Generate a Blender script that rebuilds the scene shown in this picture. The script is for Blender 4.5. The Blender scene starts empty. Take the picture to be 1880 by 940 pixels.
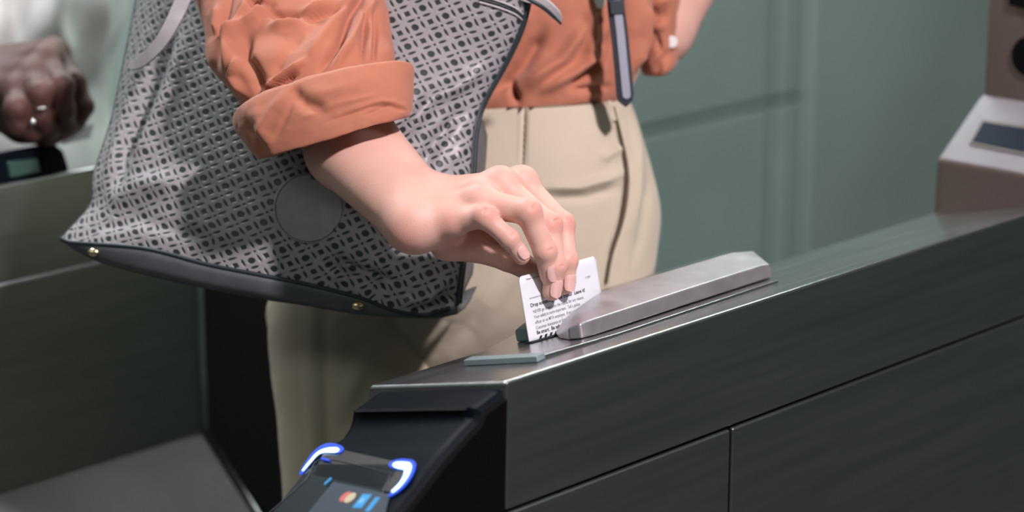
import bpy, bmesh, math, random
import numpy as np
from mathutils import Vector, Matrix, noise

random.seed(3)
S = bpy.context.scene
COL = S.collection

# ------------------------------------------------------------------ camera, world, lights
F = 4300.0                                   # focal length in pixels of the 1880 px frame
PITCH = math.atan(1150 / F)
CP, SP = math.cos(PITCH), math.sin(PITCH)
DROP = 0.503                                 # camera height above the near turnstile's top edge
CAM = np.array([0.0, 0.0, 1.0 + DROP])

cam = bpy.data.cameras.new('camera')
cam.lens = F / 1880 * 36.0
cam.sensor_width = 36.0
cam.clip_start = 0.05
cam.dof.use_dof = True
cam.dof.focus_distance = 1.80
cam.dof.aperture_fstop = 3.9
cam_o = bpy.data.objects.new('camera', cam)
cam_o.location = CAM
cam_o.rotation_euler = (math.pi / 2 - PITCH, 0, 0)
COL.objects.link(cam_o)
S.camera = cam_o

S.view_settings.view_transform = 'Standard'
S.view_settings.look = 'None'
S.view_settings.gamma = 1.0
S.view_settings.use_curve_mapping = False
S.view_settings.exposure = -0.06

world = bpy.data.worlds.new('station_air')
S.world = world
world.use_nodes = True
world.node_tree.nodes['Background'].inputs[0].default_value = (0.185, 0.25, 0.222, 1)
world.node_tree.nodes['Background'].inputs[1].default_value = 0.40


def area(name, loc, target, size, power, color, size_y=None, spread=None):
    l = bpy.data.lights.new(name, 'AREA')
    l.energy = power
    l.color = color
    l.size = size
    if size_y:
        l.shape = 'RECTANGLE'
        l.size_y = size_y
    if spread:
        l.spread = spread
    o = bpy.data.objects.new(name, l)
    o.location = loc
    d = Vector(target) - Vector(loc)
    o.rotation_euler = d.to_track_quat('-Z', 'Y').to_euler()
    COL.objects.link(o)
    return o


# the hard spotlight of the station ceiling, above and a little to the camera's right
area('key_lamp', (0.93, 0.46, 2.76), (-0.02, 1.9, 1.05), 0.13, 82, (1.0, 0.88, 0.93))
# unseen area lamps added overhead to brighten the wall and the pale tunic
area('wall_fill_lamp', (0.6, 3.6, 2.75), (0.6, 3.9, 0.5), 2.6, 84, (0.86, 1.0, 0.95), 0.25)
area('back_fill_lamp', (-1.3, 3.0, 2.75), (-1.1, 3.2, 0.5), 1.6, 85, (0.96, 0.96, 1.0), 0.25)

area('left_fill_lamp', (-1.7, 0.1, 2.70), (-0.6, 2.0, 0.9), 1.8, 9, (0.90, 1.0, 0.92), 0.35)  # unseen soft fill added left of the camera to lift the shaded trousers

# ------------------------------------------------------------------ frames of reference
YAW = math.atan(4286 / (F / CP))
u = np.array([math.sin(YAW), math.cos(YAW), 0.0])      # along the turnstiles
n = np.array([-u[1], u[0], 0.0])                        # across the passage, away from the camera
Z = np.array([0.0, 0.0, 1.0])


def ray(x, y):
    a = (x - 940) / F
    b = (470 - y) / F
    return np.array([a, CP + b * SP, -SP + b * CP])


def P(x, y, d):
    return CAM + ray(x, y) * d


def proj(p):
    q = np.asarray(p) - CAM
    d = q[..., 1] * CP - q[..., 2] * SP
    return 940 + F * q[..., 0] / d, 470 - F * (q[..., 1] * SP + q[..., 2] * CP) / d


def on_plane(x, y, p0, nr):
    r = ray(x, y)
    return CAM + r * (np.dot(np.asarray(p0) - CAM, nr) / np.dot(r, nr))


A0 = CAM + ray(928, 700) * (DROP / -ray(928, 700)[2])
B0 = on_plane(675, 708, A0, u)
TILT = math.atan2(A0[2] - B0[2], (B0 - A0) @ n)
v = n * math.cos(TILT) - Z * math.sin(TILT)
w = n * math.sin(TILT) + Z * math.cos(TILT)
W = float(np.linalg.norm(B0 - A0))           # slant width of the top
WN = W * math.cos(TILT)
K = DROP / 0.5406


def T(s, t, h=0.0):
    return A0 + u * s + v * t + w * h


def top(x, y, h=0.0):
    return on_plane(x, y, A0 + w * h, w)


def st(p):
    q = p - A0
    return q @ u, q @ v, q @ w


def G(s, nn, z, off=0.0):
    """along the turnstile, across it, height above its near top edge"""
    return A0 + u * s + n * (nn + off) + Z * z


# ------------------------------------------------------------------ mesh helpers
def new_obj(name, verts, faces, mat, parent=None, smooth=True, uvs=None, cols=None):
    me = bpy.data.meshes.new(name)
    me.from_pydata([tuple(map(float, p)) for p in verts], [], [tuple(map(int, f)) for f in faces])
    me.update()
    if smooth:
        me.polygons.foreach_set('use_smooth', [True] * len(me.polygons))
    if uvs is not None:
        ul = me.uv_layers.new(name='uv')
        li = np.empty(len(me.loops), dtype=np.int32)
        me.loops.foreach_get('vertex_index', li)
        ul.data.foreach_set('uv', np.asarray(uvs, dtype=np.float32)[li].ravel())
    if cols is not None:
        ca = me.attributes.new('tone', 'FLOAT', 'POINT')
        ca.data.foreach_set('value', np.asarray(cols, dtype=np.float32))
    o = bpy.data.objects.new(name, me)
    COL.objects.link(o)
    if mat:
        me.materials.append(mat)
    if parent:
        o.parent = parent
    return o


def fix_normals(o):
    bm = bmesh.new()
    bm.from_mesh(o.data)
    bmesh.ops.recalc_face_normals(bm, faces=bm.faces)
    bm.to_mesh(o.data)
    bm.free()
    return o


def bevel(o, wd, seg=3, ang=35):
    fix_normals(o)
    m = o.modifiers.new('bevel', 'BEVEL')
    m.width = wd
    m.segments = seg
    m.limit_method = 'ANGLE'
    m.angle_limit = math.radians(ang)
    m.harden_normals = False
    for p in o.data.polygons:
        p.use_smooth = True
    wn = o.modifiers.new('wn', 'WEIGHTED_NORMAL')
    wn.keep_sharp = True
    return o


def prism(name, poly, ext, mat, parent=None, bw=0.0, seg=3):
    """polygon of 3-D points swept by a vector"""
    k = len(poly)
    vs = [np.asarray(p) for p in poly] + [np.asarray(p) + ext for p in poly]
    fs = [list(range(k))[::-1], list(range(k, 2 * k))] + [[i, (i + 1) % k, k + (i + 1) % k, k + i] for i in range(k)]
    o = new_obj(name, vs, fs, mat, parent, smooth=bw > 0)
    fix_normals(o)
    if bw:
        bevel(o, bw, seg)
    return o


def stations(name, rings, mat, parent=None, bw=0.0, caps=True, smooth=True):
    k = len(rings[0])
    vs = [p for r in rings for p in r]
    fs = []
    for i in range(len(rings) - 1):
        for j in range(k):
            a, b = i * k + j, i * k + (j + 1) % k
            fs.append([a, b, b + k, a + k])
    if caps:
        fs.append(list(range(k))[::-1])
        fs.append([(len(rings) - 1) * k + j for j in range(k)])
    o = new_obj(name, vs, fs, mat, parent, smooth=smooth)
    fix_normals(o)
    if bw:
        bevel(o, bw)
    return o


def catmull(pts, m):
    pts = np.asarray(pts, dtype=float)
    k = len(pts)
    if k == 2:
        tt = np.linspace(0, 1, m)[:, None]
        return pts[0] * (1 - tt) + pts[1] * tt
    ext = np.vstack([2 * pts[0] - pts[1], pts, 2 * pts[-1] - pts[-2]])
    seg = np.linalg.norm(np.diff(pts[:, :min(3, pts.shape[1])], axis=0), axis=1) + 1e-9
    cum = np.concatenate([[0], np.cumsum(seg)])
    out = []
    for q in np.linspace(0, cum[-1], m):
        i = min(int(np.searchsorted(cum, q, side='right') - 1), k - 2)
        t = (q - cum[i]) / seg[i]
        p0, p1, p2, p3 = ext[i], ext[i + 1], ext[i + 2], ext[i + 3]
        out.append(0.5 * ((2 * p1) + (-p0 + p2) * t + (2 * p0 - 5 * p1 + 4 * p2 - p3) * t * t + (-p0 + 3 * p1 - 3 * p2 + p3) * t ** 3))
    return np.array(out)


def tube(name, pts, rad, mat, parent=None, seg=12, m=None, flat=1.0, up=None):
    pts = catmull(pts, m or max(2, len(pts) * 8)) if len(pts) > 2 or m else np.asarray(pts, float)
    k = len(pts)
    rad = np.interp(np.linspace(0, 1, k), np.linspace(0, 1, len(np.atleast_1d(rad))), np.atleast_1d(rad))
    rings = []
    tang = np.gradient(pts, axis=0)
    ref = np.array(up if up is not None else (0.0, -0.3, 1.0))
    for p, t, r in zip(pts, tang, rad):
        t = t / (np.linalg.norm(t) + 1e-12)
        a = np.cross(ref, t)
        a /= np.linalg.norm(a) + 1e-12
        b = np.cross(t, a)
        rings.append([p + (a * math.cos(q) + b * math.sin(q) * flat) * r for q in np.linspace(0, 2 * math.pi, seg, endpoint=False)])
    return stations(name, rings, mat, parent)


def ellipsoid(name, c, ax, ay, az, mat, parent=None, nu=20, nv=12):
    vs, fs = [], []
    for i in range(nv + 1):
        ph = math.pi * i / nv
        for j in range(nu):
            q = 2 * math.pi * j / nu
            vs.append(c + ax * math.sin(ph) * math.cos(q) + ay * math.sin(ph) * math.sin(q) + az * math.cos(ph))
    for i in range(nv):
        for j in range(nu):
            a, b = i * nu + j, i * nu + (j + 1) % nu
            fs.append([a, b, b + nu, a + nu])
    o = new_obj(name, vs, fs, mat, parent)
    bm = bmesh.new()
    bm.from_mesh(o.data)
    bmesh.ops.remove_doubles(bm, verts=bm.verts, dist=1e-6)
    bmesh.ops.recalc_face_normals(bm, faces=bm.faces)
    bm.to_mesh(o.data)
    bm.free()
    return o


def thing(name, loc, label, cat):
    o = bpy.data.objects.new(name, None)
    o.empty_display_size = 0.05
    COL.objects.link(o)
    o['label'] = label
    o['category'] = cat
    o['_loc'] = [float(q) for q in loc]
    return o


def settle():
    """put every thing's Empty at its base without moving its parts"""
    for o in list(COL.objects):
        if '_loc' in o.keys():
            loc = Vector(o['_loc'])
            del o['_loc']
            o.location = loc
            for c in o.children:
                c.matrix_parent_inverse = Matrix.Translation(-loc)


def tag(o, label, cat):
    o['label'] = label
    o['category'] = cat
    return o


def seg_dist(x, y, ax, ay, bx, by):
    dx, dy = bx - ax, by - ay
    t = np.clip(((x - ax) * dx + (y - ay) * dy) / (dx * dx + dy * dy + 1e-9), 0, 1)
    return np.hypot(x - ax - t * dx, y - ay - t * dy), t


def folds_at(x, y, folds):
    """creases of cloth: each is a polyline with a width and a height in metres, faded at its ends"""
    out = np.zeros_like(x)
    for pl, wd, amp in folds:
        cuts = [0.0]
        for i in range(len(pl) - 1):
            cuts.append(cuts[-1] + math.hypot(pl[i + 1][0] - pl[i][0], pl[i + 1][1] - pl[i][1]))
        best = np.full_like(x, 1e9)
        pos = np.zeros_like(x)
        for i in range(len(pl) - 1):
            dd, t = seg_dist(x, y, *pl[i], *pl[i + 1])
            m = dd < best
            best = np.where(m, dd, best)
            pos = np.where(m, (cuts[i] + t * (cuts[i + 1] - cuts[i])) / cuts[-1], pos)
        fade = 0.25 + 0.75 * np.clip(np.minimum(pos, 1 - pos) * 5, 0, 1)
        out += amp * fade * np.exp(-(best / wd) ** 2)
    return out


def grid_normals(g):
    du = np.gradient(g, axis=1)
    dv = np.gradient(g, axis=0)
    nn = np.cross(du, dv)
    return nn / (np.linalg.norm(nn, axis=2, keepdims=True) + 1e-12)


def ngrid(pts, sc, amp, seed=0.0):
    sh = pts.shape[:-1]
    return np.array([noise.fractal(Vector(p * sc + seed), 0.9, 2.1, 4) for p in pts.reshape(-1, 3)]).reshape(sh) * amp


def loft(name, rows, mat, parent=None, m=120, k=160, folds=(), wrinkle=0.0, wsc=14, expo=1.0, thick=0.0, caps=(False, False), seed=0.0, arc=(0, 1)):
    """cloth tube: rows are (xl, yl, xr, yr, depth left, depth right, half thickness, image-up bulge)"""
    R = catmull(np.array([(*r, 0.0)[:8] for r in rows], dtype=float) * np.array([1, 1, 1, 1, 400, 400, 400, 1]), m)
    R = R / np.array([1, 1, 1, 1, 400, 400, 400, 1])
    g = np.zeros((m, k, 3))
    front = np.zeros((m, k))
    th = np.linspace(0, 2 * math.pi, k, endpoint=False)
    for i, (xl, yl, xr, yr, dl, dr, r, b) in enumerate(R):
        L, Q = P(xl, yl, dl), P(xr, yr, dr)
        c, h = (L + Q) / 2, (Q - L) / 2
        D = -ray((xl + xr) / 2, (yl + yr) / 2)
        D = D / np.linalg.norm(D)
        D = D - h * (D @ h) / (h @ h)
        upv = np.array([0, SP, CP]) * (b * (dl + dr) / 2 / F)
        cs, sn = np.cos(th), np.sin(th)
        sn2 = np.sign(sn) * np.abs(sn) ** expo
        cs2 = np.sign(cs) * np.abs(cs) ** expo
        g[i] = c - np.outer(cs2, h) + np.outer(sn2, D * r + upv)
        front[i] = np.clip(sn * 2, 0, 1)
    gp = np.concatenate([g, g[:, :1]], axis=1)
    nn = grid_normals(gp)[:, :-1]
    cen = g.mean(axis=1, keepdims=True)
    sgn = np.sign(np.sum(nn * (g - cen), axis=2).mean())
    nn = nn * sgn
    if folds:
        x, y = proj(g)
        g = g + nn * (folds_at(x, y, folds) * front)[..., None]
    if wrinkle:
        g = g + nn * ngrid(g, wsc, wrinkle, seed)[..., None]
    vs = g.reshape(-1, 3)
    fs = []
    for i in range(m - 1):
        for j in range(k):
            a, b2 = i * k + j, i * k + (j + 1) % k
            fs.append([a, b2, b2 + k, a + k])
    if caps[0]:
        fs.append(list(range(k)))
    if caps[1]:
        fs.append([(m - 1) * k + j for j in range(k)][::-1])
    o = new_obj(name, vs, fs, mat, parent)
    fix_normals(o)
    if thick:
        sm = o.modifiers.new('thick', 'SOLIDIFY')
        sm.thickness = thick
        sm.offset = -1
    return o


def sheet(name, g, mat, parent=None, thick=0.0, uvs=None):
    m, k = g.shape[:2]
    fs = [[i * k + j, i * k + j + 1, (i + 1) * k + j + 1, (i + 1) * k + j] for i in range(m - 1) for j in range(k - 1)]
    o = new_obj(name, g.reshape(-1, 3), fs, mat, parent, uvs=uvs)
    if thick:
        sm = o.modifiers.new('thick', 'SOLIDIFY')
        sm.thickness = thick
        sm.offset = 0
    return o


# ------------------------------------------------------------------ distance-field body mesher
def smin(a, b, k):
    h = np.clip(0.5 + 0.5 * (b - a) / k, 0, 1)
    return b * (1 - h) + a * h - k * h * (1 - h)


def rcone(p, a, b, ra, rb):
    ba = b - a
    t = np.clip(((p - a) @ ba) / (ba @ ba), 0, 1)
    return np.linalg.norm(p - a - t[:, None] * ba, axis=1) - (ra + (rb - ra) * t)


def ball(p, c, r):
    return np.linalg.norm(p - c, axis=1) - r


def surface_nets(fn, lo, hi, h):
    lo, hi = np.asarray(lo), np.asarray(hi)
    C = 4
    nb = np.ceil((hi - lo) / (h * C)).astype(int) + 1
    N = nb * C + 1
    ci = np.stack(np.meshgrid(*[np.arange(q) for q in nb], indexing='ij'), -1).reshape(-1, 3)
    cc = lo + (ci + 0.5) * h * C
    dv = fn(cc)
    near = np.abs(dv) < h * C * 1.6
    vals = np.full(N, 1.0, dtype=np.float32)
    # inside blocks far from the surface
    for q in ci[dv < 0]:
        vals[q[0] * C:q[0] * C + C + 1, q[1] * C:q[1] * C + C + 1, q[2] * C:q[2] * C + C + 1] = -1.0
    mask = np.zeros(N, dtype=bool)
    for q in ci[near]:
        mask[q[0] * C:q[0] * C + C + 1, q[1] * C:q[1] * C + C + 1, q[2] * C:q[2] * C + C + 1] = True
    idx = np.argwhere(mask)
    res = np.empty(len(idx))
    for i in range(0, len(idx), 400000):
        res[i:i + 400000] = fn(lo + idx[i:i + 400000] * h)
    vals[mask] = res
    ins = vals < 0
    c8 = [(a, b, c) for a in (0, 1) for b in (0, 1) for c in (0, 1)]
    sub = [ins[a:N[0] - 1 + a, b:N[1] - 1 + b, c:N[2] - 1 + c] for a, b, c in c8]
    cnt = sum(q.astype(np.int8) for q in sub)
    act = np.argwhere((cnt > 0) & (cnt < 8))
    cid = np.full(N - 1, -1, dtype=np.int64)
    cid[act[:, 0], act[:, 1], act[:, 2]] = np.arange(len(act))
    acc = np.zeros((len(act), 3))
    num = np.zeros(len(act))
    for a in c8:
        for ax in range(3):
            if a[ax] == 0:
                b = list(a)
                b[ax] = 1
                va = vals[act[:, 0] + a[0], act[:, 1] + a[1], act[:, 2] + a[2]]
                vb = vals[act[:, 0] + b[0], act[:, 1] + b[1], act[:, 2] + b[2]]
                cr = (va < 0) != (vb < 0)
                t = np.where(cr, va / np.where(cr, va - vb, 1), 0)
                pt = np.tile(np.array(a, float), (len(act), 1))
                pt[:, ax] += t
                acc += np.where(cr[:, None], pt, 0)
                num += cr
    vs = lo + (act + acc / num[:, None]) * h
    faces = []
    for ax in range(3):
        o1, o2 = [q for q in range(3) if q != ax]
        sl = [slice(1, N[q] - 1) for q in range(3)]
        sl[ax] = slice(0, N[ax] - 1)
        sl2 = list(sl)
        sl2[ax] = slice(1, N[ax])
        A, Bq = ins[tuple(sl)], ins[tuple(sl2)]
        e = np.argwhere(A != Bq)
        off = np.array([s_.start for s_ in sl])
        flip = A[e[:, 0], e[:, 1], e[:, 2]]
        e = e + off
        d1, d2 = np.zeros(3, int), np.zeros(3, int)
        d1[o1] = 1
        d2[o2] = 1
        q = [cid[tuple((e - x).T)] for x in (d1 + d2, d2, 0 * d1, d1)]
        qf = np.stack(q, 1)
        if ax == 1:
            flip = ~flip
        qf[~flip] = qf[~flip][:, ::-1]
        faces.append(qf)
    faces = np.concatenate(faces)
    faces = faces[(faces >= 0).all(1)]
    return vs, faces


# ------------------------------------------------------------------ materials
def mat(name, color, rough=0.6, metal=0.0, **kw):
    m = bpy.data.materials.new(name)
    m.use_nodes = True
    b = m.node_tree.nodes['Principled BSDF']
    b.inputs['Base Color'].default_value = (*color, 1)
    b.inputs['Roughness'].default_value = rough
    b.inputs['Metallic'].default_value = metal
    for kq, vq in kw.items():
        b.inputs[kq.replace('_', ' ')].default_value = vq
    return m


def nd(m, t, **kw):
    q = m.node_tree.nodes.new(t)
    for a, b in kw.items():
        setattr(q, a, b)
    return q


def mth(m, op, a, b=None, c=None):
    q = nd(m, 'ShaderNodeMath', operation=op)
    for i, x in enumerate((a, b, c)):
        if x is None:
            continue
        if isinstance(x, (int, float)):
            q.inputs[i].default_value = x
        else:
            m.node_tree.links.new(x, q.inputs[i])
    return q.outputs[0]


def noise_vary(m, scale, c1, c2, det=4, rough_amp=None, bump=None, stretch=None, bscale=None):
    L = m.node_tree.links
    b = m.node_tree.nodes['Principled BSDF']
    tc = nd(m, 'ShaderNodeTexCoord')
    mp = nd(m, 'ShaderNodeMapping')
    L.new(tc.outputs['Object'], mp.inputs[0])
    if stretch:
        m0 = nd(m, 'ShaderNodeMapping')
        L.new(tc.outputs['Object'], m0.inputs[0])
        m0.inputs['Rotation'].default_value = (0, 0, stretch[0])
        L.new(m0.outputs[0], mp.inputs[0])
        mp.inputs['Scale'].default_value = stretch[1]
    nz = nd(m, 'ShaderNodeTexNoise')
    nz.inputs['Scale'].default_value = scale
    nz.inputs['Detail'].default_value = det
    L.new(mp.outputs[0], nz.inputs['Vector'])
    cr = nd(m, 'ShaderNodeValToRGB')
    cr.color_ramp.elements[0].position = 0.35
    cr.color_ramp.elements[1].position = 0.68
    cr.color_ramp.elements[0].color = (*c1, 1)
    cr.color_ramp.elements[1].color = (*c2, 1)
    L.new(nz.outputs['Fac'], cr.inputs[0])
    L.new(cr.outputs[0], b.inputs['Base Color'])
    if rough_amp:
        r0 = b.inputs['Roughness'].default_value
        o = mth(m, 'MULTIPLY_ADD', nz.outputs['Fac'], rough_amp * 2, r0 - rough_amp)
        L.new(o, b.inputs['Roughness'])
    if bump:
        n2 = nd(m, 'ShaderNodeTexNoise')
        n2.inputs['Scale'].default_value = bscale or scale * 6
        n2.inputs['Detail'].default_value = 3
        L.new(mp.outputs[0], n2.inputs['Vector'])
        bp = nd(m, 'ShaderNodeBump')
        bp.inputs['Strength'].default_value = bump[0]
        bp.inputs['Distance'].default_value = bump[1]
        L.new(n2.outputs['Fac'], bp.inputs['Height'])
        L.new(bp.outputs[0], b.inputs['Normal'])
    return m


ROTU = -(math.pi / 2 - YAW)      # brings the turnstile's long direction onto X
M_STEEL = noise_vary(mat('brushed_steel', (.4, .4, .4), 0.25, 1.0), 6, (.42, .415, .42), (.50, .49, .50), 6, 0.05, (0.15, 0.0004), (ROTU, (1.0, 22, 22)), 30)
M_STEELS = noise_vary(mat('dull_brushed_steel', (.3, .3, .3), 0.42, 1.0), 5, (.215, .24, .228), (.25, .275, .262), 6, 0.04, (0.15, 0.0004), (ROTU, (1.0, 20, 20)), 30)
M_SATIN = noise_vary(mat('satin_cast_metal', (.5, .48, .5), 0.40, 0.85), 60, (.47, .445, .47), (.54, .51, .54), 3, 0.05, (0.1, 0.0004), None, 500)
M_BLUEST = noise_vary(mat('blue_grey_metal', (.22, .3, .33), 0.42, 0.2), 40, (.17, .235, .25), (.22, .285, .30), 3)
M_GAP = mat('dark_seam_recess', (.012, .014, .014), 0.8)
M_BLACK = noise_vary(mat('black_moulded_plastic', (.01, .014, .018), 0.42, 0.0, Specular_IOR_Level=0.05), 300, (.0016, .0032, .006), (.003, .005, .009), 2, None, (0.35, 0.0004), None, 1600)
M_BLACKF = mat('black_side_plastic', (.002, .002, .003), 0.6, 0.0, Specular_IOR_Level=0.1)
M_GLASS = mat('dark_reader_glass', (.005, .008, .014), 0.12, 0.0, Specular_IOR_Level=0.35)
M_WALL = noise_vary(mat('pale_green_grey_wall_panel', (.3, .35, .33), 0.55), 2.2, (.175, .225, .212), (.225, .275, .258), 4)
M_WALL2 = noise_vary(mat('grey_green_wall_panel', (.3, .35, .33), 0.5), 1.6, (.185, .225, .205), (.24, .285, .262), 4)
M_JOINT = mat('wall_joint', (.10, .14, .14), 0.8)
M_FLOOR = noise_vary(mat('station_floor', (.1, .1, .1), 0.6), 30, (.06, .06, .065), (.11, .11, .11), 5)
M_SHIRT = noise_vary(mat('rust_orange_cotton', (.55, .17, .08), 0.85, 0.0, Sheen_Weight=0.15), 8, (.40, .142, .082), (.46, .168, .097), 3, None, (0.25, 0.0004), None, 1400)
M_PANTS = noise_vary(mat('cream_twill', (.5, .42, .3), 0.85, 0.0, Sheen_Weight=0.1), 8, (.47, .41, .31), (.53, .46, .35), 3, None, (0.2, 0.0004), None, 900)
M_SEAM = mat('brown_seam_stitching', (.085, .055, .032), 0.9)
M_PIPE = mat('dark_slate_leather_piping', (.018, .028, .034), 0.5)
M_BASE = noise_vary(mat('slate_leather', (.08, .09, .10), 0.5), 60, (.075, .085, .095), (.095, .105, .115), 3, None, (0.3, 0.0004), None, 900)
M_LEATH = noise_vary(mat('grey_leather', (.30, .29, .30), 0.5), 70, (.42, .40, .42), (.48, .46, .48), 3, None, (0.3, 0.0003), None, 900)
M_TAG = noise_vary(mat('grey_suede_tag', (.20, .20, .2), 0.8), 90, (.31, .315, .31), (.35, .355, .35), 3, None, (0.4, 0.0003), None, 1200)
M_LINING = mat('dark_bag_lining', (.05, .06, .06), 0.9)
M_GOLD = mat('pale_gold_metal', (.75, .62, .38), 0.25, 1.0)
M_NAIL = mat('fingernail', (.72, .42, .38), 0.28, 0.0, Subsurface_Weight=0.1, Subsurface_Scale=0.003)
M_BUTTON = mat('white_shell_button', (.75, .75, .75), 0.3)
M_NAVY = mat('navy_webbing', (.008, .014, .026), 0.6)
M_GREYS = mat('grey_webbing_stripe', (.30, .31, .36), 0.7)
M_CARD = mat('white_card_plastic', (.62, .65, .68), 0.4)
M_INK = mat('black_print', (.012, .012, .016), 0.5)
M_INKG = mat('grey_print', (.10, .10, .115), 0.5)
M_DRESS = noise_vary(mat('pale_grey_green_cloth', (.5, .56, .5), 0.8), 4, (.72, .73, .70), (.78, .79, .77), 3)
M_SILVER = mat('silver_ring', (.8, .8, .8), 0.2, 1.0)
M_GREENPL = mat('green_tinted_plastic', (.03, .075, .065), 0.3)
M_BROWNST = noise_vary(mat('bronze_tinted_steel', (.3, .26, .24), 0.45, 0.8), 4, (.20, .165, .155), (.25, .21, .195), 4)
M_LCD = mat('dark_blue_display', (.004, .008, .022), 0.5, 0.0, Specular_IOR_Level=0.15)


def emis(name, col, e):
    m = bpy.data.materials.new(name)
    m.use_nodes = True
    b = m.node_tree.nodes['Principled BSDF']
    b.inputs['Base Color'].default_value = (*[c * .2 for c in col], 1)
    b.inputs['Emission Color'].default_value = (*col, 1)
    b.inputs['Emission Strength'].default_value = e
    return m


M_LED = emis('blue_white_led', (.42, .66, 1.0), 4.0)
M_LEDB = emis('blue_led_halo', (.01, .09, .95), 0.75)
M_SCRN = emis('lit_screen_navy', (.022, .040, .065), 0.8)
M_RED = emis('lit_red', (.75, .16, .14), 0.7)
M_YEL = emis('lit_cream_yellow', (.72, .62, .42), 0.7)
M_CYAN = emis('lit_cyan_blue', (.03, .36, .80), 0.8)


def skin_mat(name, base, red, deep, rough=0.42):
    m = mat(name, base, rough, 0.0, Subsurface_Weight=0.18, Subsurface_Scale=0.006)
    m.node_tree.nodes['Principled BSDF'].inputs['Subsurface Radius'].default_value = (1.0, .35, .2)
    L = m.node_tree.links
    b = m.node_tree.nodes['Principled BSDF']
    at = nd(m, 'ShaderNodeAttribute', attribute_name='tone')
    tc = nd(m, 'ShaderNodeTexCoord')
    nz = nd(m, 'ShaderNodeTexNoise')
    nz.inputs['Scale'].default_value = 55
    nz.inputs['Detail'].default_value = 5
    L.new(tc.outputs['Object'], nz.inputs['Vector'])
    mx = nd(m, 'ShaderNodeMix', data_type='RGBA')
    mx.inputs[6].default_value = (*base, 1)
    mx.inputs[7].default_value = (*red, 1)
    L.new(at.outputs['Fac'], mx.inputs[0])
    m2 = nd(m, 'ShaderNodeMix', data_type='RGBA')
    m2.inputs[7].default_value = (*deep, 1)
    f = mth(m, 'MULTIPLY', mth(m, 'SUBTRACT', nz.outputs['Fac'], 0.38), 1.1)
    f = mth(m, 'MAXIMUM', f, 0.0)
    L.new(f, m2.inputs[0])
    L.new(mx.outputs[2], m2.inputs[6])
    L.new(m2.outputs[2], b.inputs['Base Color'])
    n2 = nd(m, 'ShaderNodeTexVoronoi')
    n2.inputs['Scale'].default_value = 900
    L.new(tc.outputs['Object'], n2.inputs['Vector'])
    bp = nd(m, 'ShaderNodeBump')
    bp.inputs['Strength'].default_value = 0.25
    bp.inputs['Distance'].default_value = 0.0003
    L.new(n2.outputs['Distance'], bp.inputs['Height'])
    L.new(bp.outputs[0], b.inputs['Normal'])
    return m


M_SKIN = skin_mat('fair_skin', (.66, .40, .325), (.62, .22, .17), (.58, .29, .22), 0.55)
M_DARKSKIN = skin_mat('dark_brown_skin', (.065, .024, .019), (.115, .046, .037), (.05, .019, .015), 0.62)


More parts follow.
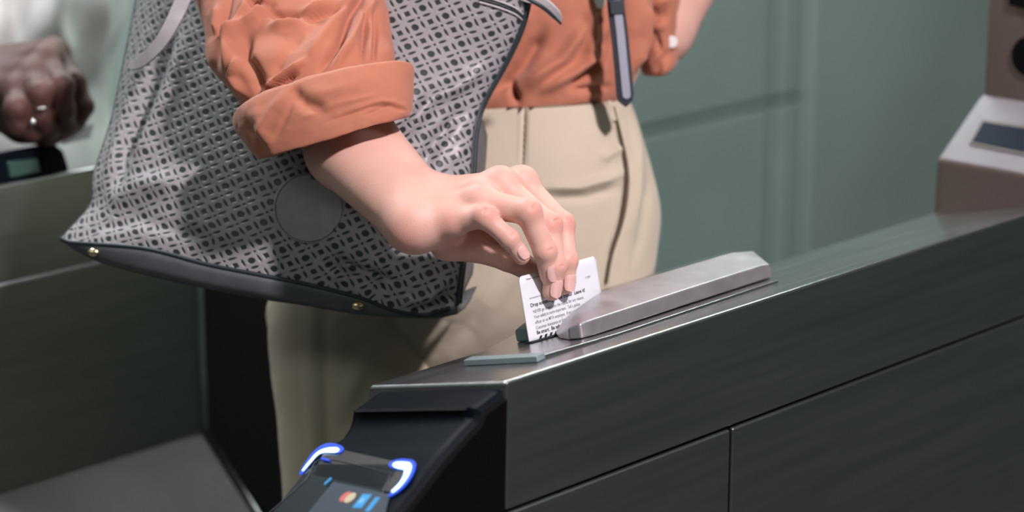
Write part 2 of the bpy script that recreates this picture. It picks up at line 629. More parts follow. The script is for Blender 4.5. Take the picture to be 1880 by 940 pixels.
def lace_mat():
    """perforated leather: rings of circle, oval, square and dot cut-outs on a slanted lattice (uv in metres)"""
    m = mat('perforated_grey_leather', (.33, .31, .325), 0.45)
    L = m.node_tree.links
    b = m.node_tree.nodes['Principled BSDF']
    uv = nd(m, 'ShaderNodeUVMap', uv_map='uv')
    sx = nd(m, 'ShaderNodeSeparateXYZ')
    L.new(uv.outputs[0], sx.inputs[0])
    x, y = sx.outputs[0], sx.outputs[1]
    al, be = mth(m, 'MULTIPLY', x, LA[0]), mth(m, 'MULTIPLY', x, LB[0])
    al = mth(m, 'FRACT', mth(m, 'MULTIPLY_ADD', y, LA[1], al))
    be = mth(m, 'FRACT', mth(m, 'MULTIPLY_ADD', y, LB[1], be))
    mind = None

    def put(d):
        nonlocal mind
        mind = d if mind is None else mth(m, 'MINIMUM', mind, d)

    def ln(a, c):
        return mth(m, 'SQRT', mth(m, 'ADD', mth(m, 'MULTIPLY', a, a), mth(m, 'MULTIPLY', c, c)))

    def off(a, c):
        return mth(m, 'SUBTRACT', a, c)
    # circle at the lattice point: distance with wrap-around
    wa = mth(m, 'SUBTRACT', mth(m, 'FRACT', mth(m, 'ADD', al, 0.5)), 0.5)
    wb = mth(m, 'SUBTRACT', mth(m, 'FRACT', mth(m, 'ADD', be, 0.5)), 0.5)
    put(off(ln(wa, wb), 0.150))
    a5, b5 = off(al, 0.5), off(be, 0.5)
    sq = mth(m, 'MAXIMUM', mth(m, 'ABSOLUTE', mth(m, 'ADD', a5, b5)), mth(m, 'ABSOLUTE', mth(m, 'SUBTRACT', a5, b5)))
    put(mth(m, 'MULTIPLY', off(sq, 0.155), 0.72))
    put(off(mth(m, 'ADD', mth(m, 'ABSOLUTE', wa), mth(m, 'ABSOLUTE', b5)), 0.068))
    # four ovals, tangential to the circle
    aa, ab = mth(m, 'ABSOLUTE', wa), mth(m, 'ABSOLUTE', wb)
    da, db = off(aa, 0.25), off(ab, 0.25)
    tn = mth(m, 'MULTIPLY', mth(m, 'SUBTRACT', da, db), 0.7071)
    rd = mth(m, 'MULTIPLY', mth(m, 'ADD', da, db), 0.7071)
    put(off(mth(m, 'MULTIPLY', ln(mth(m, 'DIVIDE', tn, 0.175), mth(m, 'DIVIDE', rd, 0.056)), 0.07), 0.07))
    hole = nd(m, 'ShaderNodeMapRange', interpolation_type='SMOOTHSTEP')
    L.new(mind, hole.inputs['Value'])
    hole.inputs['From Min'].default_value = -0.012
    hole.inputs['From Max'].default_value = 0.012
    # leather
    tc = nd(m, 'ShaderNodeTexCoord')
    nz = nd(m, 'ShaderNodeTexNoise')
    nz.inputs['Scale'].default_value = 40
    L.new(tc.outputs['Object'], nz.inputs['Vector'])
    cr = nd(m, 'ShaderNodeValToRGB')
    cr.color_ramp.elements[0].color = (.28, .27, .28, 1)
    cr.color_ramp.elements[1].color = (.335, .322, .332, 1)
    L.new(nz.outputs['Fac'], cr.inputs[0])
    mx = nd(m, 'ShaderNodeMix', data_type='RGBA')
    mx.inputs[6].default_value = (.022, .034, .034, 1)
    L.new(hole.outputs[0], mx.inputs[0])
    L.new(cr.outputs[0], mx.inputs[7])
    L.new(mx.outputs[2], b.inputs['Base Color'])
    hg = nd(m, 'ShaderNodeMapRange', interpolation_type='SMOOTHSTEP')
    L.new(mind, hg.inputs['Value'])
    hg.inputs['From Min'].default_value = -0.03
    hg.inputs['From Max'].default_value = 0.03
    bp = nd(m, 'ShaderNodeBump')
    bp.inputs['Strength'].default_value = 0.7
    bp.inputs['Distance'].default_value = 0.0012
    L.new(hg.outputs[0], bp.inputs['Height'])
    L.new(bp.outputs[0], b.inputs['Normal'])
    return m


PX = 1.93 / F                                  # metres per pixel at the bag's front
_M = np.linalg.inv(np.array([[44.0, -13.4], [-13.4, -37.7]]).T * PX)
LA, LB = [float(q) for q in _M[0]], [float(q) for q in _M[1]]
M_LACE = lace_mat()

# ------------------------------------------------------------------ the setting
FZ = 0.0 - 1.0                                 # floor, in heights below the turnstile's top edge


def slab(name, p0, p1, p2, p3, ext, m, kind='structure', parent=None, bw=0.0):
    o = prism(name, [p0, p1, p2, p3], ext, m, parent, bw)
    if kind and not parent:
        o['kind'] = kind
    return o


slab('floor', G(-3.2, -2.4, FZ), G(5.5, -2.4, FZ), G(5.5, 3.0, FZ), G(-3.2, 3.0, FZ), -Z * .05, M_FLOOR)
WALLN = 2.05                                   # distance of the tiled wall across the hall
slab('ceiling', G(-3.2, -2.4, FZ + 2.85), G(5.5, -2.4, FZ + 2.85), G(5.5, 3.0, FZ + 2.85), G(-3.2, 3.0, FZ + 2.85), Z * .05,
     noise_vary(mat('ceiling_paint', (.5, .5, .5), 0.8), 3, (.30, .33, .31), (.36, .38, .36)))


def wpt(x, y):
    return on_plane(x, y, A0 + n * WALLN, n)


def wsz(x, y):
    q = wpt(x, y) - A0
    return q @ u, q[2]


# wall of large glazed panels with dark recessed joints
s_v1, z_h = wsz(1418, 189)
s_v2, _ = wsz(1472, 180)
wb = slab('wall_back', G(-3.2, WALLN + .03, FZ), G(5.5, WALLN + .03, FZ), G(5.5, WALLN + .03, FZ + 2.85), G(-3.2, WALLN + .03, FZ + 2.85), n * .1, M_JOINT)


def panel(s0, s1, z0, z1, m=M_WALL, dep=.03):
    g_ = .006
    return prism('wall_panel', [G(s0 + g_, WALLN + .03, z0 + g_), G(s1 - g_, WALLN + .03, z0 + g_), G(s1 - g_, WALLN + .03, z1 - g_), G(s0 + g_, WALLN + .03, z1 - g_)], -n * dep, m, wb, 0.006)


PW = 1.15
cols = [s_v1 - PW * 4, s_v1 - PW * 3, s_v1 - PW * 2, s_v1 - PW, s_v1]
rows_z = [FZ, FZ + .02, z_h - .62, z_h, z_h + .62, z_h + 1.24, FZ + 2.85]
for i in range(len(cols) - 1):
    for j in range(1, len(rows_z) - 1):
        if rows_z[j + 1] - rows_z[j] > .05:
            panel(cols[i], cols[i + 1], rows_z[j], rows_z[j + 1])
for j in range(1, len(rows_z) - 1):
    panel(s_v1 + .01, s_v2, rows_z[j], rows_z[j + 1], M_WALL, .034)
panel(s_v2 + .002, 5.4, FZ, FZ + 2.85, M_WALL2, .045)
# ledge at the foot of the wall, seen just above the turnstile
slab('wall_left', G(-3.2, -2.4, FZ), G(-3.2, 3.0, FZ), G(-3.2, 3.0, FZ + 2.85), G(-3.2, -2.4, FZ + 2.85), -u * .1, M_WALL2)

# ------------------------------------------------------------------ turnstiles
RZ = -0.1035 * K                               # height of the long side seam


def cross(s, prof, base=0.0):
    return [G(s, a, b, base) for a, b in prof]


def turnstile_shell(root, base, s0, s1, splits, recess=None):
    """steel cabinet: sloped cap with folded sides above, inset panels below the seam"""
    zt = -WN * math.tan(TILT)
    prof = [(0, RZ), (0, 0), (WN, zt), (WN, RZ + zt * .3)]
    cap = stations('top_housing', [cross(s0, prof, base), cross(s1, prof, base)], M_STEEL, root)
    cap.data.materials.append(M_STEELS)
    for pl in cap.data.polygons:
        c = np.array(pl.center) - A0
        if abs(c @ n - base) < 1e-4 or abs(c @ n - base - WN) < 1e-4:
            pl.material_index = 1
    bevel(cap, 0.0035, 4)
    core = [(.006, FZ), (.006, RZ + .002), (WN - .006, RZ + .002), (WN - .006, FZ)]
    stations('cabinet_core', [cross(s0 + .006, core, base), cross(s1 - .004, core, base)], M_GAP, root, smooth=False)
    g_ = .0014
    for a, b in zip(splits[:-1], splits[1:]):
        pr = [(0, FZ + .1), (0, RZ - g_ * 1.6), (.005, RZ - g_ * 1.6), (.005, FZ + .1)]
        if recess and a >= recess - 1e-6:
            pr = [(.03 + p_[0], p_[1]) for p_ in pr]
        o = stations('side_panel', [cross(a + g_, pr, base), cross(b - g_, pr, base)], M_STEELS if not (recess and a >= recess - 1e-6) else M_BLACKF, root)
        bevel(o, 0.002, 3)
    pr = [(WN - .005, FZ + .1), (WN - .005, RZ), (WN, RZ), (WN, FZ + .1)]
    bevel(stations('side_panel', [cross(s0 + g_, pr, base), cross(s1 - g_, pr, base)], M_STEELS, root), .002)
    pr = [(.02, FZ), (.02, FZ + .1), (WN - .02, FZ + .1), (WN - .02, FZ)]
    stations('plinth', [cross(s0 + .03, pr, base), cross(s1 - .03, pr, base)], M_BLACKF, root, smooth=False)
    return cap


near = thing('turnstile', G(.5, WN / 2, FZ),
             'brushed steel turnstile in the foreground with blue-lit black tap reader and swipe hood', 'turnstile')
turnstile_shell(near, 0.0, 0.0, 1.35, [0.0, 0.2722 * K, 1.35])

# tap reader on the sloping end of the turnstile
E1 = on_plane(882, 751, A0, n)                 # crease, near side
E2 = on_plane(632, 755, A0 + n * WN, n)        # crease, far side
F2 = on_plane(487, 935, A0 + n * WN, n)
mdir = (F2 - E2)
mdir = mdir - n * (mdir @ n)
slope_d = mdir / np.linalg.norm(mdir)
vv = (E2 - E1) / np.linalg.norm(E2 - E1)
vv = v
fn = np.cross(vv, slope_d)
fn = fn / np.linalg.norm(fn)
if fn[2] < 0:
    fn = -fn
LEN = .30
print('reader slope', slope_d, 'px near lower', proj(E1 + slope_d * .12), 'n', fn)
rd = bpy.data.objects.new('contactless_reader', None)
COL.objects.link(rd)
rd.parent = near


def RP(a, t, h=0.0):
    """reader face: a metres down the slope, t across from the near side, h above the face"""
    return E1 + slope_d * a + v * t + fn * h


RW = W - .006
sd = slope_d
hood_n = np.cross(v, (E1 - A0) / np.linalg.norm(E1 - A0))


def rprof(t, pinch=0.0):
    f_ = min(1.0, max(0.0, (t / W - .12) / .6))
    """side outline of the reader housing at distance t across"""
    top_in = A0 + v * t - w * .004 + u * .004
    crease = RP(-0.002, t)
    pts = [top_in, crease]
    for a, h in ((.004, -.0035 - .001 * f_), (.010, -.004 * f_ - .003), (.018, -.006 * f_ - .002), (.03, -.002 * f_ - .001), (.045, .0), (LEN, 0.0)):
        pts.append(RP(a, t, h))
    foot = RP(LEN, t) * 1.0
    q = foot - A0
    pts.append(A0 + u * .004 + v * t + Z * ((q @ Z) - .06 - (v * t) @ Z))
    return pts


t_in = .0035
sec = []
for t, dn in ((t_in, .009), (t_in + .001, .005), (t_in + .004, .0018), (t_in + .010, 0.0), (RW - .008, 0.0), (RW - .003, .0016), (RW - .0006, .004), (RW, .007)):
    pr = rprof(t)
    pr = [pr[0] - w * dn] + [p - fn * dn for p in pr[1:-1]] + [pr[-1]]
    sec.append(pr)
hs = stations('reader_housing', sec, M_BLACK, rd)
hs.data.materials.append(M_BLACKF)
for pl in hs.data.polygons:
    nn_ = np.array(pl.normal)
    if abs(nn_ @ v) > .9:
        pl.material_index = 1
bevel(hs, 0.002, 2, 25)
# dark groove across the hood
prism('hood_groove', [RP(-.0016, t_in + .010, .0003), RP(.0012, t_in + .010, .0003), RP(.0012, RW - .008, .0003), RP(-.0016, RW - .008, .0003)], fn * .0003, M_BLACKF, hs)


def rface(x, y, h=0.0):
    return on_plane(x, y, E1 + fn * h, fn)


def rcoord(x, y, h=0.0):
    q = rface(x, y, h) - E1
    return q @ slope_d, q @ v


def rounded(pts, r, k=6):
    """round the corners of a flat 3-D polygon"""
    out = []
    m_ = len(pts)
    for i in range(m_):
        a, b, c = pts[i - 1], pts[i], pts[(i + 1) % m_]
        d1, d2 = a - b, c - b
        l1, l2 = np.linalg.norm(d1), np.linalg.norm(d2)
        rr = min(r, l1 * .45, l2 * .45)
        p1, p2 = b + d1 / l1 * rr, b + d2 / l2 * rr
        for q in range(k + 1):
            t = q / k
            out.append((1 - t) ** 2 * p1 + 2 * t * (1 - t) * b + t * t * p2)
    return out


ga, gt0 = rcoord(740, 846)
ga2, gt1 = rcoord(575, 812)
print('glass', rcoord(740, 846), rcoord(575, 812), rcoord(760, 850), 'W', W)
ga = (ga + ga2) / 2
GT0, GT1 = gt0 - .010, min(gt1 + .004, RW - .008)
print('glass', ga, ga2, GT0, GT1, W)
gpoly = [RP(ga, GT0, .0003), RP(ga, GT1, .0003), RP(LEN - .02, GT1, .0003), RP(LEN - .02, GT0, .0003)]
gl = prism('reader_glass', rounded(gpoly, .012), fn * .0008, M_GLASS, rd)


def stroke(name, pix, wd, m, parent, h=.0014, th=.0008, k=24):
    pts = catmull(np.array([rface(x, y, h) for x, y in pix]), k)
    tg = np.gradient(pts, axis=0)
    L_, R_ = [], []
    ws = np.interp(np.linspace(0, 1, k), np.linspace(0, 1, len(wd)), wd)
    for i in range(k):
        t = tg[i] / np.linalg.norm(tg[i])
        sdv = np.cross(fn, t)
        e = 1.0 - .6 * (abs(2 * i / (k - 1) - 1) ** 10)
        L_.append(pts[i] + sdv * ws[i] * e)
        R_.append(pts[i] - sdv * ws[i] * e)
    g = np.array([L_, R_])
    vs = list(L_) + list(R_) + [p + fn * th for p in L_] + [p + fn * th for p in R_]
    fs = []
    for i in range(k - 1):
        fs += [[i, i + 1, k + i + 1, k + i], [2 * k + i, 3 * k + i, 3 * k + i + 1, 2 * k + i + 1],
               [i, 2 * k + i, 2 * k + i + 1, i + 1], [k + i, k + i + 1, 3 * k + i + 1, 3 * k + i]]
    fs += [[0, k, 3 * k, 2 * k], [k - 1, 3 * k - 1, 4 * k - 1, 2 * k - 1]]
    o = new_obj(name, vs, fs, m, parent, smooth=False)
    return fix_normals(o)


l1 = stroke('light_corner', [(556, 865), (570, 848), (584, 833), (600, 827), (622, 827)], [.0009, .0011, .0015, .0021, .0024], M_LED, gl, .0022)
l2 = stroke('light_corner', [(723, 853), (738, 855), (749, 858), (746, 873), (735, 890), (720, 904)], [.0022, .0027, .0029, .0020, .0013, .0013], M_LED, gl, .0022)
h1 = stroke('light_halo', [(552, 872), (568, 848), (583, 830), (600, 822), (630, 828)], [.0025, .0032, .0038, .004, .0036], M_LEDB, gl, .0013)  # blue glow around the LEDs drawn as wider emissive strokes
h2 = stroke('light_halo', [(716, 852), (738, 853), (754, 858), (750, 876), (736, 895), (714, 912)], [.0036, .0046, .0048, .0038, .003, .0024], M_LEDB, gl, .0013)
prism('reflection_band', [rface(600, 820, .0009), rface(752, 853, .0009), rface(722, 905, .0009), rface(575, 872, .0009)], fn * .0002, mat('brown_reflection_tint', (.040, .031, .036), .15), gl)  # brownish reflection in the reader glass, put in as flat colour
scr = prism('screen', [rface(612, 885, .0012), rface(716, 908, .0012), rface(700, 975, .0012), rface(560, 950, .0012)], fn * .0003, M_SCRN, gl)
frm = tube('screen_frame', [rface(490, 945, .0014), rface(560, 882, .0014), rface(592, 843, .0014), rface(710, 868, .0014), rface(716, 872, .0014), rface(690, 930, .0014)],
           [.0003], mat('faint_frame_line', (.07, .075, .085), .4), gl, 6)
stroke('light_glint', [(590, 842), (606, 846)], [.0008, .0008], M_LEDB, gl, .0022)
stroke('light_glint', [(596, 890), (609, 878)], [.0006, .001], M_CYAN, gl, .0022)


def disc_icon(name, cx, cy, rx, ang, m, h, half=None):
    c = rface(cx, cy, h)
    a, b = v, slope_d
    pts = [c + (a * math.cos(q) * rx + b * math.sin(q) * rx) for q in np.linspace(0, 2 * math.pi, 24, endpoint=False)]
    return prism(name, pts, fn * .0002, m, gl)


disc_icon('red_disc_symbol', 634, 912, .0046, 0, M_RED, .0016)
disc_icon('yellow_disc_symbol', 643, 914, .0046, 0, M_YEL, .0019)
for cx, cy, hw in ((665, 920, .0048), (684, 926, .0024)):
    c = rface(cx, cy, .0016)
    prism('blue_square_symbol', [c + v * a * hw + slope_d * b * .0062 for a, b in ((-1, -1), (1, -1), (1, 1), (-1, 1))], fn * .0002, M_CYAN, gl)
c = rface(664, 919, .0019)
prism('pale_symbol_mark', [c + v * a * .002 + slope_d * b * .0024 for a, b in ((-1, -1), (1, -1), (1, 1), (-1, 1))], fn * .0002, emis('pale_blue_mark', (.2, .55, .85), .8), gl)

# swipe reader on the cap: mounting plate, hood, rear rail
TC = 0.108 * K                                 # the slot


def tp(x, y, h):
    return top(x, y, h)


plate_px = [(852, 662), (985, 655), (1136, 611), (1428, 514), (1418, 497), (1345, 461), (1120, 525), (952, 610)]
pl = prism('swipe_plate', [tp(x, y, h_) for (x, y), h_ in zip(plate_px, (.003, .003, .0018, .0018, .0012, .0008, .0008, .0010))], -w * .0045, M_STEEL, near, .0008)
pl.data.materials.append(M_SATIN)


prism('plate_lip', [tp(851, 661, .0048), tp(985, 654, .0048), tp(1000, 647, .0048), tp(866, 654, .0048)], -w * .0045, M_BLUEST, near, .0006)


def tplane(x, y, t):
    return on_plane(x, y, A0 + v * t, v)


hood_sts = []
for nb, nt, ft in (((1026, 621), (1025, 612), (1020, 608)), ((1046, 624), (1043, 601), (1038, 583)), ((1068, 622), (1064, 594), (1066, 560)),
                   ((1090, 616), (1086, 587), (1103, 535)), ((1250, 563), (1247, 535), (1226, 497)), ((1402, 514), (1399, 487), (1342, 463)), ((1418, 509), (1414, 485), (1383, 460))):
    NB = tp(*nb, .0025)
    tn_ = st(NB)[1]
    NT = tplane(*nt, tn_)
    tf = TC - .001
    FT = tplane(*ft, tf)
    sft, _, hft = st(FT)
    FB = T(sft, tf, .0025)
    hood_sts.append([NB, NT, FT, FB])
    print('hood', np.round(st(NB), 4), np.round(st(NT), 4), np.round(st(FT), 4))
hood = stations('swipe_hood', hood_sts, M_SATIN, near)
bevel(hood, .0028, 4, 20)
# rear rail behind the slot
tr0 = TC + .006
rr = [[T(s, tr0, .0025), T(s, tr0, h), T(s, tr0 + .016, h), T(s, tr0 + .016, .0025)] for s, h in ((.135, .012), (.146, .0155), (.30, .017), (.385, .017))]
bevel(stations('slot_rail', rr, M_BLUEST, near), .002, 3)
prism('slot_channel', [T(.128, TC - .002, .0026), T(.38, TC - .002, .0026), T(.38, tr0, .0026), T(.128, tr0, .0026)], w * .0008, M_GAP, near)
# small rust spots on the cap beside the hood
for x, y, r in ((1198, 592, .0018), (1131, 612, .0014)):
    c = tp(x, y, .0004)
    prism('rust_spot', [c + u * math.cos(q) * r * 1.6 + v * math.sin(q) * r * random.uniform(.6, 1.1) for q in np.linspace(0, 6.28, 9)[:-1]], w * .0003, mat('rust', (.10, .03, .015), .8), near)

# display tower at the far end of the near turnstile
FO = A0 + n * WN
def fs_(x, y):
    q = on_plane(x, y, FO, n) - A0
    return q @ u, q[2]


b0, b1, b2, b3 = fs_(1713, 385), fs_(1719, 292), fs_(1797, 178), fs_(1803, 0)
print('tower', b0, b1, b2, b3)
prof = [(b0[0], b0[1] - .02), b1, b2, (b2[0] + .012, b2[1] + .004), (b2[0] + .16, b2[1]), (b2[0] + .16, b0[1] - .02)]
tw = stations('display_housing', [[G(s, WN - .0, z) for s, z in prof], [G(s, -.002, z) for s, z in prof]], M_BROWNST, near)
tw.data.materials.append(noise_vary(mat('lilac_steel_face', (.3, .28, .3), 0.5, 0.35), 30, (.235, .215, .24), (.265, .245, .27), 3))
for p_ in tw.data.polygons:
    if p_.normal.z > .3:
        p_.material_index = 1
bevel(tw, .004, 3)
post = [(b2[0] + .004, b2[1] - .01), (b2[0] + .004, b2[1] + .34), (b2[0] + .14, b2[1] + .34), (b2[0] + .14, b2[1] - .01)]
ps = stations('display_post', [[G(s, WN - .002, z) for s, z in post], [G(s, .002, z) for s, z in post]], M_BROWNST, near, .004)
# screen on the sloping face
pn = np.cross(n, G(b2[0], 0, b2[1]) - G(b1[0], 0, b1[1]))
pn /= np.linalg.norm(pn)
if pn[2] < 0:
    pn = -pn
p0_ = G(b1[0], WN, b1[1])


def tf_(x, y, h=.0004):
    return on_plane(x, y, p0_ + pn * h, pn)


scp = [tf_(1785, 262), tf_(1806, 225), tf_(1935, 246), tf_(1925, 290)]
prism('screen_surround', [tf_(1779, 265), tf_(1803, 219), tf_(1945, 241), tf_(1932, 296)], pn * .0012, M_BROWNST, tw, .0005)
prism('display_screen', [p_ + pn * .0008 for p_ in scp], pn * .0008, M_LCD, tw)
pc = on_plane(1893, 103, G(b2[0] + .004, 0, 0), u)
prism('black_round_port', [pc + n * math.cos(q) * .019 + Z * math.sin(q) * .019 for q in np.linspace(0, 6.283, 33)[:-1]], -u * .004, M_BLACKF, ps)
pc = on_plane(1875, 3, G(b2[0] + .004, 0, 0), u)
prism('black_bracket', [pc + n * a + Z * b for a, b in ((-.02, -.006), (.01, -.004), (.01, .02), (-.02, .02))], -u * .006, M_BLACKF, ps, .001)

# far turnstile on the left, same make
BN = .81 * K
far = thing('turnstile', G(0, BN + WN / 2, FZ), 'blurred dark steel turnstile at the left edge, behind the grey tote bag', 'turnstile')
turnstile_shell(far, BN, -1.0, .98, [-1.0, 0.3527 * K, .98], recess=0.3527 * K)
q1 = on_plane(375, 790, A0 + n * BN, n) - A0
zb = q1[2]
sb = .3527 * K
# kick plate below the side panel, sloped to catch light, tinted for reflected patches
rr_ = ray(470, 940)
rel = CAM - A0
tt_ = (sb - rel @ u) / (rr_ @ u)
kp = CAM + rr_ * tt_ - A0
print('kick', zb, kp @ n - BN, kp[2])
kn, kz = kp @ n - BN, kp[2]
sc_ = .30 / max(.05, abs(kz - zb))
prk = [(.0, zb), (kn * sc_, zb + (kz - zb) * sc_), (kn * sc_, FZ), (.02, FZ)]
kick = stations('kick_plate', [cross(-1.0, prk, BN), cross(sb, prk, BN)], noise_vary(mat('lilac_kick_plate', (.2, .2, .2), 0.55, 0.6), 6, (.085, .078, .088), (.15, .135, .15), 4, 0.05), far, .003)
tube('edge_trim', [G(sb, -.001, RZ - .003, BN), G(sb, -.001, zb, BN)], [.0032], M_BLUEST, far, 8, m=4)
tube('edge_trim', [G(sb, -.001, zb, BN), G(sb, kn * sc_ - .001, zb + (kz - zb) * sc_, BN)], [.0035], M_STEEL, far, 8, m=4)
tube('seam_trim', [G(-1.0, -.001, RZ, BN), G(sb, -.001, RZ, BN)], [.0022], M_SATIN, far, 8, m=4)
# its swipe reader
fb = lambda x, y, h=0.0: on_plane(x, y, A0 + n * BN + w * h, w)
sq0 = (on_plane(-70, 353, A0 + n * BN, n) - A0) @ u + .015
sq1 = (on_plane(138, 312, A0 + n * BN, n) - A0) @ u + .015
print('far hood', sq0, sq1)
sq1 = max(sq1, sq0 + .12)
fh = [[T(s_, .030) + n * BN, T(s_, .034, hh) + n * BN, T(s_, .085, hh) + n * BN, T(s_, .090) + n * BN] for s_, hh in ((sq0, .030), (sq1 - .01, .030), (sq1, .020))]
stations('swipe_hood', fh, M_BLACK, far, .003)
c = T(sq0 + (sq1 - sq0) * .45, .026, .004) + n * BN
bevel(prism('reader_window', [c, c + u * .034, c + u * .034 + w * .014, c + w * .016], v * .006, M_GREENPL, far), .002)

# ------------------------------------------------------------------ the fare card in the slot
cBL = tplane(976, 636, TC + .0015)
ce1 = u
ce2 = .045 * u + .03 * v + w
ce2 = ce2 / np.linalg.norm(ce2)
cn = np.cross(ce2, ce1)
cn = cn / np.linalg.norm(cn)
if cn @ v > 0:
    cn = -cn                                   # towards the camera


def CP_(a, b, h=0.0):
    """card point: a metres along, b metres up; the free left edge curls back a little"""
    curl = max(0.0, .012 - a)
    return cBL + ce1 * a + ce2 * b + cn * (h - curl * curl * 14)


card = thing('fare_card', cBL, 'white printed paper fare card held by fingers in the swipe slot', 'card')
ol = []
rc_ = .0032
for cx, cy, a0 in ((rc_, rc_, 180), (.0856 - rc_, rc_, 270), (.0856 - rc_, .054 - rc_, 0), (rc_, .054 - rc_, 90)):
    for q in range(7):
        an = math.radians(a0 + q * 15)
        ol.append((cx + rc_ * math.cos(an), cy + rc_ * math.sin(an)))
# card body as a fine strip grid so that it can curl
xs = np.concatenate([np.linspace(0, .014, 15), np.linspace(.016, .0856, 30)])
gf, gb = [], []
for a in xs:
    e = 0.0
    if a < rc_:
        e = rc_ - math.sqrt(max(0, rc_ ** 2 - (rc_ - a) ** 2))
    if a > .0856 - rc_:
        e = rc_ - math.sqrt(max(0, rc_ ** 2 - (a - .0856 + rc_) ** 2))
    ys = np.linspace(e, .054 - e, 10)
    gf.append([CP_(a, y, .0003) for y in ys])
    gb.append([CP_(a, y, -.0003) for y in ys])
stations('card_body', [list(f) + list(b[::-1]) for f, b in zip(gf, gb)], M_CARD, card)


def text(body, a, b, size, m, bold=0.0, sx=0.8):
    cu = bpy.data.curves.new('printed_text', 'FONT')
    cu.body = body
    cu.size = size
    cu.offset = bold
    cu.fill_mode = 'FRONT'
    ob = bpy.data.objects.new('tmp_text', cu)
    COL.objects.link(ob)
    dg = bpy.context.evaluated_depsgraph_get()
    me = bpy.data.meshes.new_from_object(ob.evaluated_get(dg))
    COL.objects.unlink(ob)
    bpy.data.objects.remove(ob)
    for q in me.vertices:
        q.co = Vector(CP_(a + q.co.x * sx, b + q.co.y, .00042))
    me.materials.clear()
    me.materials.append(m)
    o = bpy.data.objects.new('printed_text', me)
    COL.objects.link(o)
    o.parent = card
    return o


text('Subject to applicable tariffs', .006, .0500, .0022, M_INKG, .00002)
text('and conditions of use. Not responsible', .006, .0352, .0020, M_INKG)
text('Drop something on the tracks?  Leave it!', .006, .0290, .0040, M_INK, .00010, .925)
text('NEVER go down onto the tracks, for any reason.', .0075, .0240, .0036, M_INKG, .00002, .80)
text('Your safety is more important.  Tell a police', .0075, .0198, .0036, M_INKG, .00002, .80)
text('officer or an MTA employee.  If on a train, use', .0075, .0156, .0036, M_INKG, .00002, .80)
text('Customer Assistance or Emergency Intercom.', .0075, .0114, .0036, M_INKG, .00002, .80)
text('Be smart.  Be safe.', .0075, .0076, .0040, M_INK, .00010, .92)
text('2 220M', .070, .0385, .0024, M_INKG)
text('security', .054, .0375, .0022, M_INKG)
for i in range(12):
    a0 = .0085 + i * .0058
    prism('printed_stripe', [CP_(a0, .0032, .0004), CP_(a0 + .0026, .0032, .0004), CP_(a0 + .0046, .0060, .0004), CP_(a0 + .0020, .0060, .0004)], cn * .00004, M_INK, card)


# ------------------------------------------------------------------ hands
def hand_field(J, sc=1.0):
    """J: joints in world space -> distance function and the list of knuckles"""
    fing = J['fingers']                        # name -> [mcp, pip, dip, tip], radii

    def fn_(p):
        d = None
        wr, wu = J['wrist_r'], J['wrist_u']    # thumb side and little-finger side of the wrist
        er, eu = J['arm_r'], J['arm_u']
        arm = smin(rcone(p, er, wr, J['ra'][0], J['ra'][1]), rcone(p, eu, wu, J['ra'][2], J['ra'][3]), .024 * sc)
        arm = smin(arm, rcone(p, (er + eu) / 2, (wr + wu) / 2, J['ra'][0] * .98, J['ra'][1] * .95), .012 * sc)
        for b_, r_ in J.get('bumps', []):
            arm = smin(arm, ball(p, b_, r_), .014 * sc)
        palm = None
        order = ['index', 'middle', 'ring', 'little']
        for i, f in enumerate(order):
            t = i / 3
            base = wr * (1 - t) + wu * t
            q = rcone(p, base, fing[f][0][0], .0125 * sc, fing[f][1][0] * 1.18)
            palm = q if palm is None else smin(palm, q, .009 * sc)
        if 'palm' in J:
            for a_, b_, r1, r2 in J['palm']:
                palm = smin(palm, rcone(p, a_, b_, r1, r2), .010 * sc)
        d = smin(arm, palm, .016 * sc)
        th = J['thumb']
        tj, tr = th
        q = rcone(p, tj[0], tj[1], tr[0], tr[1])
        q = smin(q, rcone(p, tj[1], tj[2], tr[1], tr[2]), .004 * sc)
        q = smin(q, rcone(p, tj[2], tj[3], tr[2], tr[3]), .003 * sc)
        d = smin(d, q, .006 * sc)
        F_ = None
        for f in order:
            jj, rr2 = fing[f]
            q = rcone(p, jj[0], jj[1], rr2[0], rr2[1] * .96)
            q = smin(q, rcone(p, jj[1], jj[2], rr2[1] * .96, rr2[2] * .95), .0025 * sc)
            q = smin(q, rcone(p, jj[2], jj[3], rr2[2] * .95, rr2[3]), .0025 * sc)
            dd = J['dorsal'][f]
            q = smin(q, ball(p, jj[1] + dd * rr2[1] * .09, rr2[1] * .97), .005 * sc)
            q = smin(q, ball(p, jj[2] + dd * rr2[2] * .10, rr2[2] * .96), .003 * sc)
            F_ = q if F_ is None else smin(F_, q, .0012 * sc)
        d = smin(d, F_, .0045 * sc)
        # knuckles and tendons under the skin of the back of the hand
        for i, f in enumerate(order):
            jj, rr2 = fing[f]
            dd = J['dorsal_back']
            d = smin(d, ball(p, jj[0] + dd * .0018 * sc, rr2[0] * 1.0), .008 * sc)
            t = i / 3
            base = (wr * (1 - t) + wu * t)
            d = smin(d, rcone(p, base * .45 + jj[0] * .55 + dd * rr2[0] * .62, jj[0] + dd * rr2[0] * .5, .003 * sc, .005 * sc), .006 * sc)
        # creases on the back of the finger joints
        for f in order:
            jj, rr2 = fing[f]
            dd = J['dorsal'][f]
            for k_ in (1, 2):
                ax = (jj[k_ + 1] - jj[k_ - 1])
                ax = ax / np.linalg.norm(ax)
                for off in (-.0016, .0016):
                    c0 = jj[k_] + dd * rr2[k_] * 1.12 + ax * off * sc
                    sd_ = np.cross(ax, dd)
                    d = np.maximum(d, -smin(rcone(p, c0 - sd_ * .003 * sc, c0 + sd_ * .003 * sc, .0007 * sc, .0007 * sc), np.full(len(p), 1.0), .0001))
        return d
    return fn_


